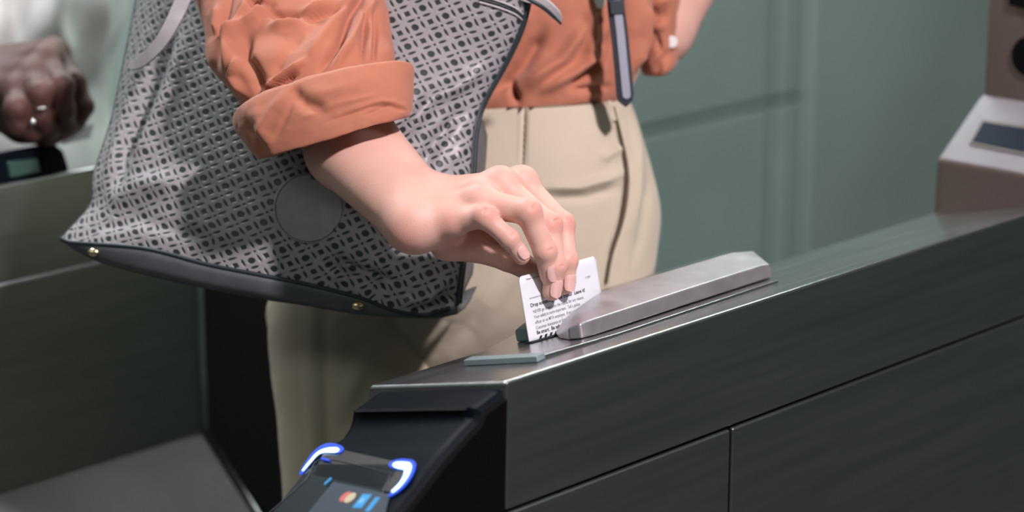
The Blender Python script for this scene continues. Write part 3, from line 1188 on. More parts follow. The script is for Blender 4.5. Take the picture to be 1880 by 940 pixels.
def body_mesh(name, fn_, lo, hi, h, m, tone=None, extra=None):
    vs, fs = surface_nets(fn_, lo, hi, h)
    nv = len(vs)
    if extra:
        for f2, lo2, hi2, h2 in extra:
            v2, f_2 = surface_nets(f2, lo2, hi2, h2)
            fs = np.vstack([fs, f_2 + len(vs)])
            vs = np.vstack([vs, v2])
    tn = np.zeros(len(vs))
    if tone:
        for c_, r_, a_ in tone:
            tn = np.maximum(tn, a_ * np.exp(-(np.linalg.norm(vs - c_, axis=1) / r_) ** 2))
    o = new_obj(name, vs, fs, m, None, cols=tn)
    fix_normals(o)
    sm = o.modifiers.new('soft', 'SMOOTH')
    sm.factor = .5
    sm.iterations = 2
    return o


def C2(cx, cy, d):                             # pixel of the enlarged hand study
    return P(680 + cx / 2.35, 280 + cy / 2.35, d)


def nail(axis_a, axis_b, r0, r1, dorsal, at, ln, wd, parent, m=M_NAIL):
    ax = axis_b - axis_a
    L_ = np.linalg.norm(ax)
    ax = ax / L_
    dd = dorsal - ax * (dorsal @ ax)
    dd /= np.linalg.norm(dd)
    sd_ = np.cross(ax, dd)
    g, kx, ky = [], 13, 15
    for i in range(ky):
        tt = i / (ky - 1)
        s_ = at * L_ + (tt - .5) * ln
        rr_2 = (r0 + (r1 - r0) * min(1.1, max(0, s_ / L_)))
        row = []
        e_ = math.sqrt(max(0.0, 1 - abs(2 * tt - 1) ** 3.2))
        for j in range(kx):
            an = (j / (kx - 1) - .5) * 2 * wd * e_
            rad = rr_2 + .00035 - .0006 * (abs(2 * tt - 1) ** 4) * (1 if tt < .5 else -.2)
            row.append(axis_a + ax * s_ + (dd * math.cos(an) + sd_ * math.sin(an)) * rad)
        g.append(row)
    return sheet('fingernail', np.array(g), m, parent, .0003)


VIEW = -ray(1000, 480)
VIEW /= np.linalg.norm(VIEW)
RIGHT = np.array([1.0, 0, 0])
UPC = np.array([0, SP, CP])
fs1 = {
    'little': ([C2(352, 296, 1.792), C2(492, 277, 1.775), C2(598, 372, 1.776), C2(652, 448, 1.783)], [.0106, .0086, .0076, .0066]),
    'ring': ([C2(468, 215, 1.796), C2(680, 258, 1.778), C2(752, 425, 1.783), C2(772, 530, 1.792)], [.0118, .0100, .0090, .0075]),
    'middle': ([C2(560, 142, 1.812), C2(772, 312, 1.797), C2(797, 490, 1.792), C2(782, 600, 1.797)], [.0118, .0094, .0085, .0073]),
    'index': ([C2(652, 135, 1.832), C2(828, 310, 1.815), C2(848, 465, 1.805), C2(842, 572, 1.809)], [.0112, .0093, .0085, .0073]),
}
dor = {
    'little': VIEW * .8 + UPC * .5 + RIGHT * .25,
    'ring': VIEW * .85 + RIGHT * .45 + UPC * .25,
    'middle': VIEW * .8 + RIGHT * .55 + UPC * .2,
    'index': VIEW * .8 + RIGHT * .55 + UPC * .2,
}
dor = {k_: q / np.linalg.norm(q) for k_, q in dor.items()}
db = VIEW * .6 + UPC * .8
db /= np.linalg.norm(db)
H1 = {
    'fingers': fs1, 'dorsal': dor, 'dorsal_back': db,
    'wrist_r': C2(222, 212, 1.828), 'wrist_u': C2(168, 305, 1.800),
    'arm_r': P(668, 262, 1.885), 'arm_u': P(619, 280, 1.865),
    'ra': (.0290, .0215, .0250, .0190),
    'bumps': [(C2(178, 308, 1.797), .0155)],
    'palm': [(C2(215, 330, 1.806), C2(345, 325, 1.806), .0165, .0110), (C2(250, 290, 1.82), C2(430, 250, 1.82), .016, .012), (C2(250, 210, 1.825), C2(560, 175, 1.832), .018, .0115)],
    'thumb': ([C2(330, 395, 1.825), C2(455, 400, 1.820), C2(595, 452, 1.812), C2(735, 530, 1.822)], [.0135, .0128, .0108, .0085]),
}
f1 = hand_field(H1)
elbow = P(560, 60, 2.02)
shoulder = P(640, -560, 2.16)
a_up = (H1['arm_r'] + H1['arm_u']) / 2
hc = P(850, 560, 2.14)                          # middle of the hips
chest = P(930, -330, 2.16)


def body_far(p):
    d = rcone(p, a_up - (elbow - a_up) * .02, elbow, .037, .040)
    d = smin(d, rcone(p, elbow, shoulder, .038, .044), .02)
    d = smin(d, rcone(p, shoulder, chest, .045, .075), .03)
    d = smin(d, rcone(p, chest, P(1000, 60, 2.17), .078, .065), .03)
    d = smin(d, rcone(p, P(1000, 60, 2.17), P(950, 420, 2.16), .065, .08), .03)
    ls = P(1210, -520, 2.20)
    d = smin(d, rcone(p, chest, ls, .075, .040), .03)
    le = P(1213, 62, 2.20)
    d = smin(d, rcone(p, ls, le, .045, .030), .02)
    d = smin(d, rcone(p, P(1222, 55, 2.205), P(1330, -110, 2.20), .026, .021), .012)
    return d


tone1 = []
for f_ in fs1:
    j_, r_ = fs1[f_]
    tone1 += [(j_[1] + dor[f_] * r_[1], .0085, .62), (j_[2] + dor[f_] * r_[2], .0065, .45), (j_[0] + db * .010, .011, .28), (j_[3], .008, .35)]
tone1 += [(C2(130, 380, 1.78), .016, .32), (C2(610, 480, 1.80), .02, .45), (C2(400, 400, 1.80), .02, .35), (C2(340, 300, 1.78), .010, .35)]


def f1_full(p):
    return smin(f1(p), rcone(p, a_up, a_up + (elbow - a_up) * .5, .0335, .037), .012)


girl = body_mesh('person', f1_full, P(560, 600, 1.78) - np.array([.05, .10, .02]), P(1080, 160, 1.90) + np.array([.02, .09, .03]), .0013, M_SKIN, tone1,
                 [(body_far, (-.34, 1.74, .80), (.36, 2.42, 1.78), .008)])
tag(girl, 'person in rust orange shirt and cream trousers reaching to swipe a card', 'person')
for f_, at, ln, wd in (('little', .78, .0118, .84), ('ring', .80, .0155, .84), ('middle', .80, .0150, .84), ('index', .84, .0140, .84)):
    j_, r_ = fs1[f_]
    nail(j_[2], j_[3], r_[2] * .95, r_[3], dor[f_], at, ln, wd, girl)

# ------------------------------------------------------------------ clothing of the near person
SL = [((430, 0), (470, 40), (455, 95)), ]
sl_folds = [
    ([(470, -60), (452, 20), (420, 80), (418, 130)], 9, .0050),
    ([(430, -60), (418, 20), (402, 80), (395, 130)], 8, -.0030),
    ([(500, -20), (470, 35), (430, 68), (412, 78)], 9, .0065),
    ([(455, 60), (448, 100), (470, 140), (480, 178)], 13, -.0060),
    ([(600, 0), (540, 40), (490, 55)], 10, .0050),
    ([(640, 8), (570, 30), (520, 32), (492, 22)], 9, -.0060),
    ([(690, -40), (645, 20), (625, 70), (590, 128)], 7, -.0075),
    ([(715, -30), (665, 30), (645, 80), (612, 125)], 9, .0050),
    ([(662, -40), (625, 25), (590, 70), (560, 115)], 12, .0035),
    ([(668, 0), (668, 60), (664, 115)], 5, -.0030),
    ([(690, 10), (692, 60), (688, 112)], 5, -.0035),
    ([(679, 10), (680, 60), (676, 115)], 5, .0025),
    ([(560, 112), (520, 140), (480, 168)], 7, .0050),
    ([(545, 135), (510, 155), (485, 178)], 5, -.0055),
    ([(560, 60), (530, 90), (500, 140)], 12, -.0025),
    ([(400, 10), (396, 60)], 6, .003),
    ([(455, 0), (470, 12), (500, 8)], 7, -.005),
    ([(440, 100), (428, 140), (450, 175)], 7, .0035),
]
sl_folds = [(a_, b_ * .85, c_ * 1.7) for a_, b_, c_ in sl_folds]
slv = loft('shirt_sleeve', [
    (560, -700, 1000, -620, 2.18, 2.16, .085, 0),
    (430, -480, 830, -480, 2.13, 2.10, .075, 0),
    (340, -220, 705, -250, 2.06, 2.02, .064, 0),
    (350, -60, 694, -60, 2.00, 1.96, .060, 0),
    (367, 0, 703, 0, 1.98, 1.93, .058, 0),
    (383, 60, 715, 60, 1.955, 1.91, .055, 4),
    (386, 118, 721, 100, 1.93, 1.89, .052, 14),
    (425, 168, 722, 140, 1.91, 1.88, .046, 22),
    (462, 215, 715, 172, 1.895, 1.87, .040, 24),
], M_SHIRT, girl, m=250, k=260, folds=sl_folds, wrinkle=.0016, wsc=20, expo=.92, thick=.001)
cf_folds = [
    ([(560, 215), (620, 190), (700, 172)], 6, .0016),
    ([(600, 225), (680, 196), (735, 190)], 4, -.0018),
    ([(450, 222), (470, 250), (490, 285)], 7, -.0022),
    ([(545, 165), (530, 205), (505, 255)], 6, -.0020),
    ([(535, 160), (560, 190), (600, 205)], 11, -.0040),
    ([(745, 195), (700, 185), (640, 205)], 5, .0022),
    ([(752, 205), (715, 195), (665, 212)], 4, -.0022),
    ([(470, 195), (480, 240), (500, 275)], 12, .0025),
    ([(530, 165), (500, 200), (470, 260)], 9, .0025),
    ([(660, 150), (600, 170), (560, 172)], 12, .0015),
]
loft('sleeve_cuff', [
    (470, 213, 716, 140, 1.900, 1.870, .040, 30),
    (452, 208, 738, 126, 1.895, 1.865, .046, 33),
    (437, 214, 754, 122, 1.890, 1.862, .051, 33),
    (430, 224, 757, 126, 1.888, 1.860, .053, 31),
    (437, 244, 757, 150, 1.882, 1.855, .053, 24),
    (455, 268, 757, 180, 1.876, 1.850, .051, 12),
    (473, 287, 755, 204, 1.872, 1.846, .049, 2),
    (484, 291, 748, 214, 1.870, 1.845, .046, 0),
    (500, 283, 735, 213, 1.872, 1.848, .042, 2),
    (515, 262, 722, 200, 1.880, 1.855, .039, 6),
], M_SHIRT, girl, m=110, k=260, folds=cf_folds, wrinkle=.0013, wsc=26, expo=.86)

torso_folds = [
    ([(1000, 60), (960, 120), (905, 170)], 14, -.007), ([(1080, 40), (1030, 110), (960, 160)], 14, .007),
    ([(1110, 90), (1060, 130), (1000, 165)], 10, .006), ([(1125, 60), (1100, 120), (1045, 160)], 8, -.005),
    ([(935, 150), (950, 190)], 8, -.006), ([(1085, 10), (1090, 60), (1075, 110)], 12, .006),
    ([(1175, 0), (1172, 70), (1155, 130)], 9, .007), ([(1150, 0), (1152, 80), (1140, 150)], 8, -.006),
    ([(970, 20), (930, 90)], 14, .005), ([(1050, 165), (1120, 160)], 7, -.004),
]
torso_folds = [(a_, b_ * .8, c_ * 1.8) for a_, b_, c_ in torso_folds]
shirt = loft('shirt_body', [
    (640, -640, 1270, -620, 2.17, 2.21, .13, 0),
    (680, -300, 1230, -300, 2.16, 2.20, .12, 0),
    (790, -60, 1194, -60, 2.15, 2.18, .10, 0),
    (810, 40, 1190, 40, 2.15, 2.17, .092, 0),
    (815, 110, 1176, 110, 2.15, 2.17, .088, 0),
    (812, 160, 1160, 155, 2.15, 2.165, .086, -4),
    (812, 204, 1146, 186, 2.15, 2.165, .080, -6),
    (818, 216, 1140, 200, 2.15, 2.165, .074, -6),
], M_SHIRT, girl, m=150, k=240, folds=torso_folds, wrinkle=.004, wsc=12, thick=.001)
loft('shirt_sleeve', [
    (1175, -420, 1290, -420, 2.20, 2.20, .055, 0),
    (1165, -60, 1262, -60, 2.20, 2.20, .050, 0),
    (1168, 0, 1252, 0, 2.20, 2.20, .048, 0),
    (1170, 60, 1249, 55, 2.20, 2.20, .045, 0),
    (1174, 110, 1247, 104, 2.20, 2.20, .040, -2),
    (1180, 134, 1242, 122, 2.20, 2.20, .036, -4),
    (1190, 140, 1232, 130, 2.20, 2.20, .030, -5),
    (1196, 134, 1224, 126, 2.20, 2.20, .026, -5),
], M_SHIRT, girl, m=80, k=120, folds=[([(1195, 50), (1225, 48)], 6, .006), ([(1195, 30), (1230, 26)], 6, -.006), ([(1235, 95), (1210, 120), (1200, 138)], 7, -.006), ([(1190, 8), (1230, 0)], 6, .006), ([(1200, 70), (1215, 95)], 8, -.005)],
     wrinkle=.003, wsc=18, thick=.001)


def button(x, y, d, parent, r=.0056):
    c_ = P(x, y, d)
    D_ = -ray(x, y)
    D_ = D_ / np.linalg.norm(D_)
    a_ = np.cross(D_, Z)
    a_ /= np.linalg.norm(a_)
    b_ = np.cross(D_, a_)
    o = prism('button', [c_ + a_ * math.cos(q) * r + b_ * math.sin(q) * r for q in np.linspace(0, 6.283, 21)[:-1]], D_ * .002, M_BUTTON, parent, .0006)
    return o


def hit(o, x, y):
    """depth at which the sight line first meets a mesh"""
    from mathutils.bvhtree import BVHTree
    bv = hit.cache.get(o.name)
    if bv is None:
        me = o.data
        bv = BVHTree.FromPolygons([q.co[:] for q in me.vertices], [p_.vertices[:] for p_ in me.polygons])
        hit.cache[o.name] = bv
    r = ray(x, y)
    loc, nr, _, _ = bv.ray_cast(Vector(CAM), Vector(r).normalized())
    if loc is None:
        return None
    q = np.array(loc) - CAM
    return float(q[1] * CP - q[2] * SP)


hit.cache = {}
sl2 = [o for o in girl.children if o.name.startswith('shirt_sleeve')][1]
button(1233, 77, (hit(sl2, 1233, 77) or 2.16) - .001, sl2)
button(1100, 4, (hit(shirt, 1100, 4) or 2.08) - .001, shirt)
ob_ = button(1099, 36, (hit(shirt, 1099, 36) or 2.08) - .001, shirt, .0045)
ob_.data.materials[0] = M_SHIRT

tr_folds = [
    ([(965, 196), (963, 250), (961, 312)], 3.2, -.0050), ([(958, 200), (957, 300)], 5, .0012),
    ([(1122, 196), (1136, 240), (1148, 300), (1150, 340), (1142, 400), (1120, 470)], 4.0, -.0075),
    ([(1108, 200), (1122, 250), (1136, 300), (1138, 345)], 7, .0035),
    ([(985, 345), (1060, 345), (1115, 330), (1140, 318)], 9, .0060),
    ([(1000, 365), (1080, 362), (1135, 345)], 9, -.0035),
    ([(1100, 295), (1140, 270)], 9, .004),
    ([(1162, 200), (1172, 280), (1168, 360), (1160, 420)], 10, .0045),
    ([(1190, 330), (1180, 420), (1165, 480)], 9, -.0035),
    ([(900, 420), (860, 490), (820, 590)], 22, .008), ([(980, 420), (900, 560), (820, 650)], 22, -.006),
    ([(1000, 430), (930, 520), (880, 600)], 16, .006),
    ([(600, 555), (596, 640), (600, 760), (606, 900)], 10, -.0035),
    ([(575, 560), (572, 700), (585, 880)], 14, .003),
    ([(590, 600), (640, 585), (700, 560), (760, 590)], 11, .004), ([(610, 630), (680, 620), (760, 560)], 12, -.004),
    ([(720, 600), (660, 680), (620, 760)], 16, .004),
]
hips = loft('trousers_hips', [
    (806, 196, 1148, 180, 2.15, 2.165, .082, -8),
    (800, 206, 1158, 192, 2.15, 2.165, .087, -8),
    (768, 250, 1176, 245, 2.15, 2.165, .094, -6),
    (700, 330, 1198, 320, 2.15, 2.165, .102, -4),
    (620, 400, 1211, 395, 2.15, 2.165, .106, 0),
    (560, 470, 1206, 460, 2.15, 2.165, .108, 0),
    (495, 548, 1192, 540, 2.15, 2.165, .104, 0),
    (495, 610, 1168, 610, 2.15, 2.165, .092, 0),
    (530, 670, 1110, 680, 2.15, 2.165, .066, 0),
    (600, 710, 1040, 720, 2.15, 2.165, .030, 0),
], M_PANTS, girl, m=260, k=420, folds=tr_folds, wrinkle=.0012, wsc=11, expo=.92)
hips.name = 'trousers'
loft('trouser_leg', [
    (500, 520, 800, 520, 2.15, 2.15, .085, 0),
    (493, 600, 815, 600, 2.145, 2.14, .092, 0),
    (500, 680, 812, 690, 2.14, 2.135, .089, 0),
    (512, 770, 800, 780, 2.14, 2.13, .083, 0),
    (519, 870, 780, 880, 2.14, 2.13, .080, 0),
    (525, 950, 765, 960, 2.14, 2.13, .076, 0),
    (535, 1300, 740, 1300, 2.16, 2.16, .066, 0),
    (540, 1800, 720, 1800, 2.18, 2.18, .058, 0),
    (545, 2300, 715, 2300, 2.18, 2.18, .055, 0),
], M_PANTS, girl, m=160, k=160, folds=tr_folds[-5:], wrinkle=.002, wsc=9)
loft('trouser_leg', [
    (800, 530, 1180, 530, 2.16, 2.17, .090, 0),
    (800, 610, 1165, 610, 2.16, 2.17, .093, 0),
    (820, 700, 1140, 700, 2.17, 2.18, .086, 0),
    (850, 900, 1100, 900, 2.19, 2.20, .078, 0),
    (880, 1300, 1075, 1300, 2.21, 2.21, .066, 0),
    (890, 1800, 1060, 1800, 2.21, 2.21, .058, 0),
    (895, 2290, 1055, 2290, 2.21, 2.21, .055, 0),
], M_PANTS, girl, m=120, k=120, wrinkle=.003, wsc=9)
# waistband edge, belt loop and the slanted pocket opening, following the cloth


def on_cloth(o, pix, lift=.0008):
    out = []
    for x, y in pix:
        d_ = hit(o, x, y)
        if d_:
            out.append(P(x, y, d_ - lift))
    return out


dens = lambda pl: [tuple(q) for q in catmull(np.array(pl, float), 40)]
tube('pocket_seam', on_cloth(hips, dens([(1126, 196), (1137, 240), (1149, 300), (1150, 345), (1141, 405), (1121, 470), (1112, 520)]), .0004), [.0014, .0024, .0020], M_SEAM, hips, 8)
tube('front_dart', on_cloth(hips, dens([(965, 199), (963, 250), (961, 308)]), .0002), [.0008, .0012, .0006], M_SEAM, hips, 8)
tube('waistband_edge', on_cloth(hips, dens([(888, 198), (960, 198), (1040, 194), (1140, 184)]), -.0002), [.0009], M_SEAM, hips, 8)
lp = on_cloth(hips, dens([(1118, 190), (1121, 205), (1126, 222)]), .001)
tube('belt_loop', lp, [.0035], M_PANTS, hips, 8)
for x, y0 in ((640, 2380), (985, 2350)):
    c_ = P(x, y0, 2.18)
    c_[2] = .035
    ellipsoid('shoe', c_ + u * .05, u * .13, n * .046, Z * .035 + u * .0, M_BASE, girl)

# dark strap with a grey stripe hanging from the shoulder
strap = thing('hanging_strap', P(1148, 190, 2.05), 'dark navy strap with pale grey stripe hanging over the orange shirt above the trousers', 'strap')
sp = [(1130, -420, 2.06), (1124, -120, 2.05), (1130, 0, 2.045), (1137, 60, 2.045), (1144, 130, 2.045), (1149, 196, 2.046)]


def ribbon(name, pts, hw, th, m, parent, k=60, twist=None, tip=True):
    c3 = catmull(np.array([P(*q) for q in pts]), k)
    tg = np.gradient(c3, axis=0)
    rings = []
    for i, (c_, t_) in enumerate(zip(c3, tg)):
        t_ = t_ / np.linalg.norm(t_)
        D_ = CAM - c_
        D_ = D_ / np.linalg.norm(D_)
        a_ = np.cross(D_, t_)
        a_ /= np.linalg.norm(a_)
        if twist:
            q = math.radians(np.interp(i / (k - 1), [0, 1], twist))
            b_ = np.cross(t_, a_)
            a_ = a_ * math.cos(q) + b_ * math.sin(q)
        b_ = np.cross(t_, a_)
        hw_ = np.interp(i / (k - 1), np.linspace(0, 1, len(hw)), hw)
        if tip:
            e_ = max(0, (i / (k - 1) - .96) / .04)
            hw_ *= math.sqrt(max(.02, 1 - e_ * e_))
        rings.append([c_ - a_ * hw_ - b_ * th, c_ + a_ * hw_ - b_ * th, c_ + a_ * hw_ + b_ * th, c_ - a_ * hw_ + b_ * th])
    o = stations(name, rings, m, parent)
    bevel(o, th * .7, 3)
    return o


ribbon('webbing', sp, [.0075], .0018, M_NAVY, strap)
ribbon('pale_stripe', [(x + 2, y if y < 150 else y - 14, d_ - .0032) for x, y, d_ in sp[2:]], [.0036], .0006, M_GREYS, strap)
prism('strap_buckle', [P(1118, 2, 2.04), P(1146, 0, 2.04), P(1148, 26, 2.04), P(1121, 28, 2.04)], np.array([0, .004, 0]), M_NAVY, strap, .001)

# ------------------------------------------------------------------ the perforated tote bag
bag = thing('tote_bag', P(500, 560, 2.02), 'large grey perforated leather tote bag hanging behind the outstretched forearm', 'bag')
NB_, MB_ = 300, 220
left_c = catmull(np.array([(112, 437, 1.985), (140, 408, 1.985), (168, 372, 1.99), (172, 320, 2.0), (204, 221, 2.015), (228, 110, 2.03), (250, 0, 2.04), (262, -70, 2.045), (275, -150, 2.05)]) * [1, 1, 500], MB_) / [1, 1, 500]
right_c = catmull(np.array([(838, 560, 1.935), (845, 500, 1.935), (856, 420, 1.94), (864, 335, 1.945), (870, 245, 1.95), (886, 190, 1.955), (925, 118, 1.955), (952, 60, 1.95), (966, 10, 1.945), (968, -20, 1.945), (970, -60, 1.945)]) * [1, 1, 500], MB_) / [1, 1, 500]
bot = catmull(np.array([(112, 437), (133, 445), (265, 456), (380, 485), (470, 503), (560, 521), (656, 545), (720, 569), (784, 578), (838, 560)], float), NB_)
topc = np.array([(275, -150), (600, -175), (970, -60)], float)
topc = catmull(topc, NB_)
G2 = np.zeros((MB_, NB_, 3))
sp_ = np.linspace(0, 1, NB_)
tp_ = np.linspace(0, 1, MB_)
bs = np.array([(q[0] - bot[0][0]) / (bot[-1][0] - bot[0][0]) for q in bot])
for i, t in enumerate(tp_):
    L_, R_ = left_c[i], right_c[i]
    cb = bot - (bot[0] + bs[:, None] * (bot[-1] - bot[0]))
    xl = L_[0] + sp_ * (R_[0] - L_[0])
    yl = L_[1] + sp_ * (R_[1] - L_[1])
    cbs = np.interp(sp_, bs, cb[:, 1])
    yy = yl + cbs * max(0, 1 - t * 3.5) - 60 * np.sin(sp_ * math.pi) * t
    dd = L_[2] + sp_ * (R_[2] - L_[2])
    dd = dd - .052 * np.sin(np.clip(sp_ * 1.0, 0, 1) * math.pi) ** .55 * (.55 + .45 * math.sin(min(1, t * 1.6 + .12) * math.pi * .5)) + .0
    dd = dd + .045 * np.clip((.22 - sp_) / .22, 0, 1) ** 1.6 * (.3 + .7 * t)
    G2[i] = np.array([P(a, b, c_) for a, b, c_ in zip(xl, yy, dd)])
bag_folds = [
    ([(318, 20), (290, 110), (255, 210), (215, 330)], 13, -.012),
    ([(345, 60), (325, 140), (290, 220), (240, 320)], 16, .006),
    ([(270, 60), (235, 180), (205, 290), (190, 350)], 10, .006),
    ([(900, 120), (845, 155), (790, 185), (730, 260)], 14, .007),
    ([(880, 200), (840, 215), (800, 260), (770, 320)], 13, -.006),
    ([(868, 250), (830, 300)], 9, .004),
    ([(600, 470), (660, 500), (712, 515), (740, 540)], 12, -.009),
    ([(690, 470), (720, 520), (730, 545)], 9, .004),
    ([(735, 560), (790, 548), (838, 500)], 10, .008),
    ([(720, 575), (800, 566), (836, 540)], 6, -.004),
    ([(610, 500), (640, 520)], 8, .005),
    ([(180, 385), (260, 340), (340, 330)], 20, .005),
    ([(150, 430), (250, 400), (380, 440)], 18, -.003),
]
nn3 = grid_normals(G2)
if (nn3 @ (-ray(500, 300))).mean() < 0:
    nn3 = -nn3
gx, gy = proj(G2)
edge = np.minimum(np.minimum(sp_, 1 - sp_)[None, :] * 14, 1) * np.minimum(tp_ * 14, 1)[:, None]
G2 = G2 + nn3 * (folds_at(gx, gy, bag_folds) * edge)[..., None]
G2 = G2 + nn3 * (ngrid(G2[::4, ::4], 9, .004).repeat(4, 0).repeat(4, 1)[:MB_, :NB_] * edge * 0)[..., None]
ref_c, ref_r = int(NB_ * .80), int(MB_ * .55)
du_ = np.linalg.norm(np.diff(G2, axis=1), axis=2)
cu_ = np.concatenate([np.zeros((MB_, 1)), np.cumsum(du_, axis=1)], axis=1)
cu_ = cu_ - cu_[:, ref_c:ref_c + 1]
dvv = np.linalg.norm(np.diff(G2, axis=0), axis=2)
cv_ = np.concatenate([np.zeros((1, NB_)), np.cumsum(dvv, axis=0)], axis=0)
cv_ = cv_ - cv_[ref_r:ref_r + 1, :]
# the reference row slopes; carry its pixel slope into the pattern frame
x0_, y0_ = proj(G2[ref_r, ref_c])
row_dx, row_dy = (gx[ref_r] - x0_) * PX, -(gy[ref_r] - y0_) * PX
UX = (gx[:, ref_c:ref_c + 1] - x0_) * PX + cu_ * .985
UY = cv_ * np.cos(.08) + row_dy[None, :] * np.ones((MB_, 1))
uvs = np.stack([UX + .5, UY + .5], -1).reshape(-1, 2)
fp = sheet('front_panel', G2, M_LACE, bag, 0.0, uvs)
hit.cache.clear()
BD = ray(500, 300) / np.linalg.norm(ray(500, 300))
BDh = np.array([0.18, .95, .05])
# back panel and gussets
TH = .085
back = G2[::6, ::6] + BDh * TH - RIGHT * (.032 * sp_[::6])[None, :, None] + RIGHT * (.045 * (1 - sp_[::6]) ** 2)[None, :, None] * (1 - tp_[::6])[:, None, None]
sheet('back_panel', back, M_BASE, bag, .002)


def skin_between(name, e1_, e2_, m, bow=0.0, k=10, dirn=None, uv=False):
    rows_ = []
    for j in range(k):
        t = j / (k - 1)
        r_ = e1_ * (1 - t) + e2_ * t
        if bow:
            r_ = r_ + dirn * (bow * math.sin(math.pi * t))
        rows_.append(r_)
    g_ = np.array(rows_)
    return sheet(name, g_, m, bag, .002)


gr = skin_between('side_gusset', G2[::6, -1] + RIGHT * .0, G2[::6, -1] + BDh * TH - RIGHT * (.004 + .030 * np.clip((tp_[::6][:, None] - .42) * 5, 0, 1)), M_BASE)
_gt = tp_[::6][:, None]
gl_ = skin_between('side_gusset', G2[::6, 0], G2[::6, 0] + BDh * TH + RIGHT * (.045 - .060 * np.clip(_gt * 2.2, 0, 1)), M_BASE)
# base: leaves the pattern's lower edge, shows as a plain slate band
be = catmull(np.array([(118, 442), (150, 463), (199, 484), (298, 510), (400, 531), (490, 548), (560, 558), (640, 572), (720, 580), (790, 583), (838, 574)], float), 100)
fe = G2[0, np.linspace(0, NB_ - 1, 100).astype(int)]
fx, fy = proj(fe)
fd = (fe - CAM)[:, 1] * CP - (fe - CAM)[:, 2] * SP
mid = np.array([P(x_, np.interp(x_, be[:, 0], be[:, 1]), d_ + .006) for x_, d_ in zip(fx, fd)])
far_e = fe + BDh * TH - Z * .012
gbase = [fe, fe * .66 + mid * .34 + (-BD) * .0012, fe * .33 + mid * .67 + (-BD) * .001, mid, mid * .6 + far_e * .4 - Z * .004, mid * .3 + far_e * .7 - Z * .004, far_e]
bpn = sheet('base_panel', np.array(gbase), M_BASE, bag, .003)
edge_b = G2[0, ::6] - BD * .001
tube('piping', edge_b, [.0017], M_PIPE, bag, 8, m=160)
tube('piping', G2[::5, -1] - BD * .0012, [.0022], M_PIPE, bag, 8, m=160)
tube('piping', G2[::5, -1] + RIGHT * .0015 + BDh * .004, [.0022], M_PIPE, bag, 8, m=160)
# stitched rim lines at the top right
for off in (0, 6, 12):
    ln_ = []
    for x_, y_ in dens([(880, -8 + off), (915, 2 + off), (945, 14 + off), (960, 26 + off)]):
        d_ = hit(fp, x_, y_)
        if d_:
            ln_.append(P(x_, y_, d_ - .001))
    if len(ln_) > 4:
        tube('rim_stitching', ln_, [.0009], M_LEATH if off != 6 else M_PIPE, bag, 8)
for x_, y_ in ((172, 463), (657, 561)):
    dd_ = np.interp(x_, fx, fd)
    c_ = P(x_, y_, dd_ - .002)
    st_ = ellipsoid('rivet', c_, RIGHT * .0052, UPC * .0036, BD * .003, M_GOLD, bag)
# round suede tag
dt_ = min(hit(fp, x_, y_) or 9 for x_, y_ in ((567, 382), (520, 360), (615, 360), (567, 330), (567, 430)))
tc_ = P(567, 382, dt_ - .004)
tgn = -BD
ta = np.cross(tgn, Z)
ta /= np.linalg.norm(ta)
tb = np.cross(ta, tgn)
rt_ = 64.5 / F * dt_
tgo = prism('round_tag', [tc_ + ta * math.cos(q) * rt_ + tb * math.sin(q) * rt_ for q in np.linspace(0, 6.283, 65)[:-1]], BD * .0028, M_TAG, bag, .0009)
tube('tag_stitching', [tc_ - BD * .0002 + ta * math.cos(q) * rt_ * .95 + tb * math.sin(q) * rt_ * .95 for q in np.linspace(0, 6.283, 65)], [.0003], M_BASE, tgo, 6, m=130)
bevel(prism('tag_loop', [P(571, 330, dt_ - .008), P(586, 330, dt_ - .008), P(587, 296, dt_ - .006), P(572, 296, dt_ - .006)], BD * .004, M_BASE, tgo), .001)
# handles
hr = [(236, 124, 1.975), (262, 112, 1.965), (292, 82, 1.955), (315, 45, 1.95), (336, 0, 1.95), (372, -90, 1.95), (440, -230, 1.95), (520, -420, 1.99)]
ribbon('handle', hr[::-1], [.0075, .0070, .0068, .0062, .0042], .0022, M_LEATH, bag, 70, (0, 20))
hr2 = [(690, -330, 1.945), (860, -110, 1.94), (945, -22, 1.935), (985, -2, 1.935), (1008, 14, 1.94), (1030, 36, 1.95)]
ribbon('handle', hr2, [.006, .006, .0058, .0056, .004], .0025, M_LEATH, bag, 70, (0, 15))
tube('handle_edge', [P(x_, y_ + 8, d_ - .001) for x_, y_, d_ in hr2[2:]], [.0018, .0016, .001], M_PIPE, bag, 8)

# ------------------------------------------------------------------ the second person, at the far turnstile
def Q2(x, y, d):
    return P(x, y, d)


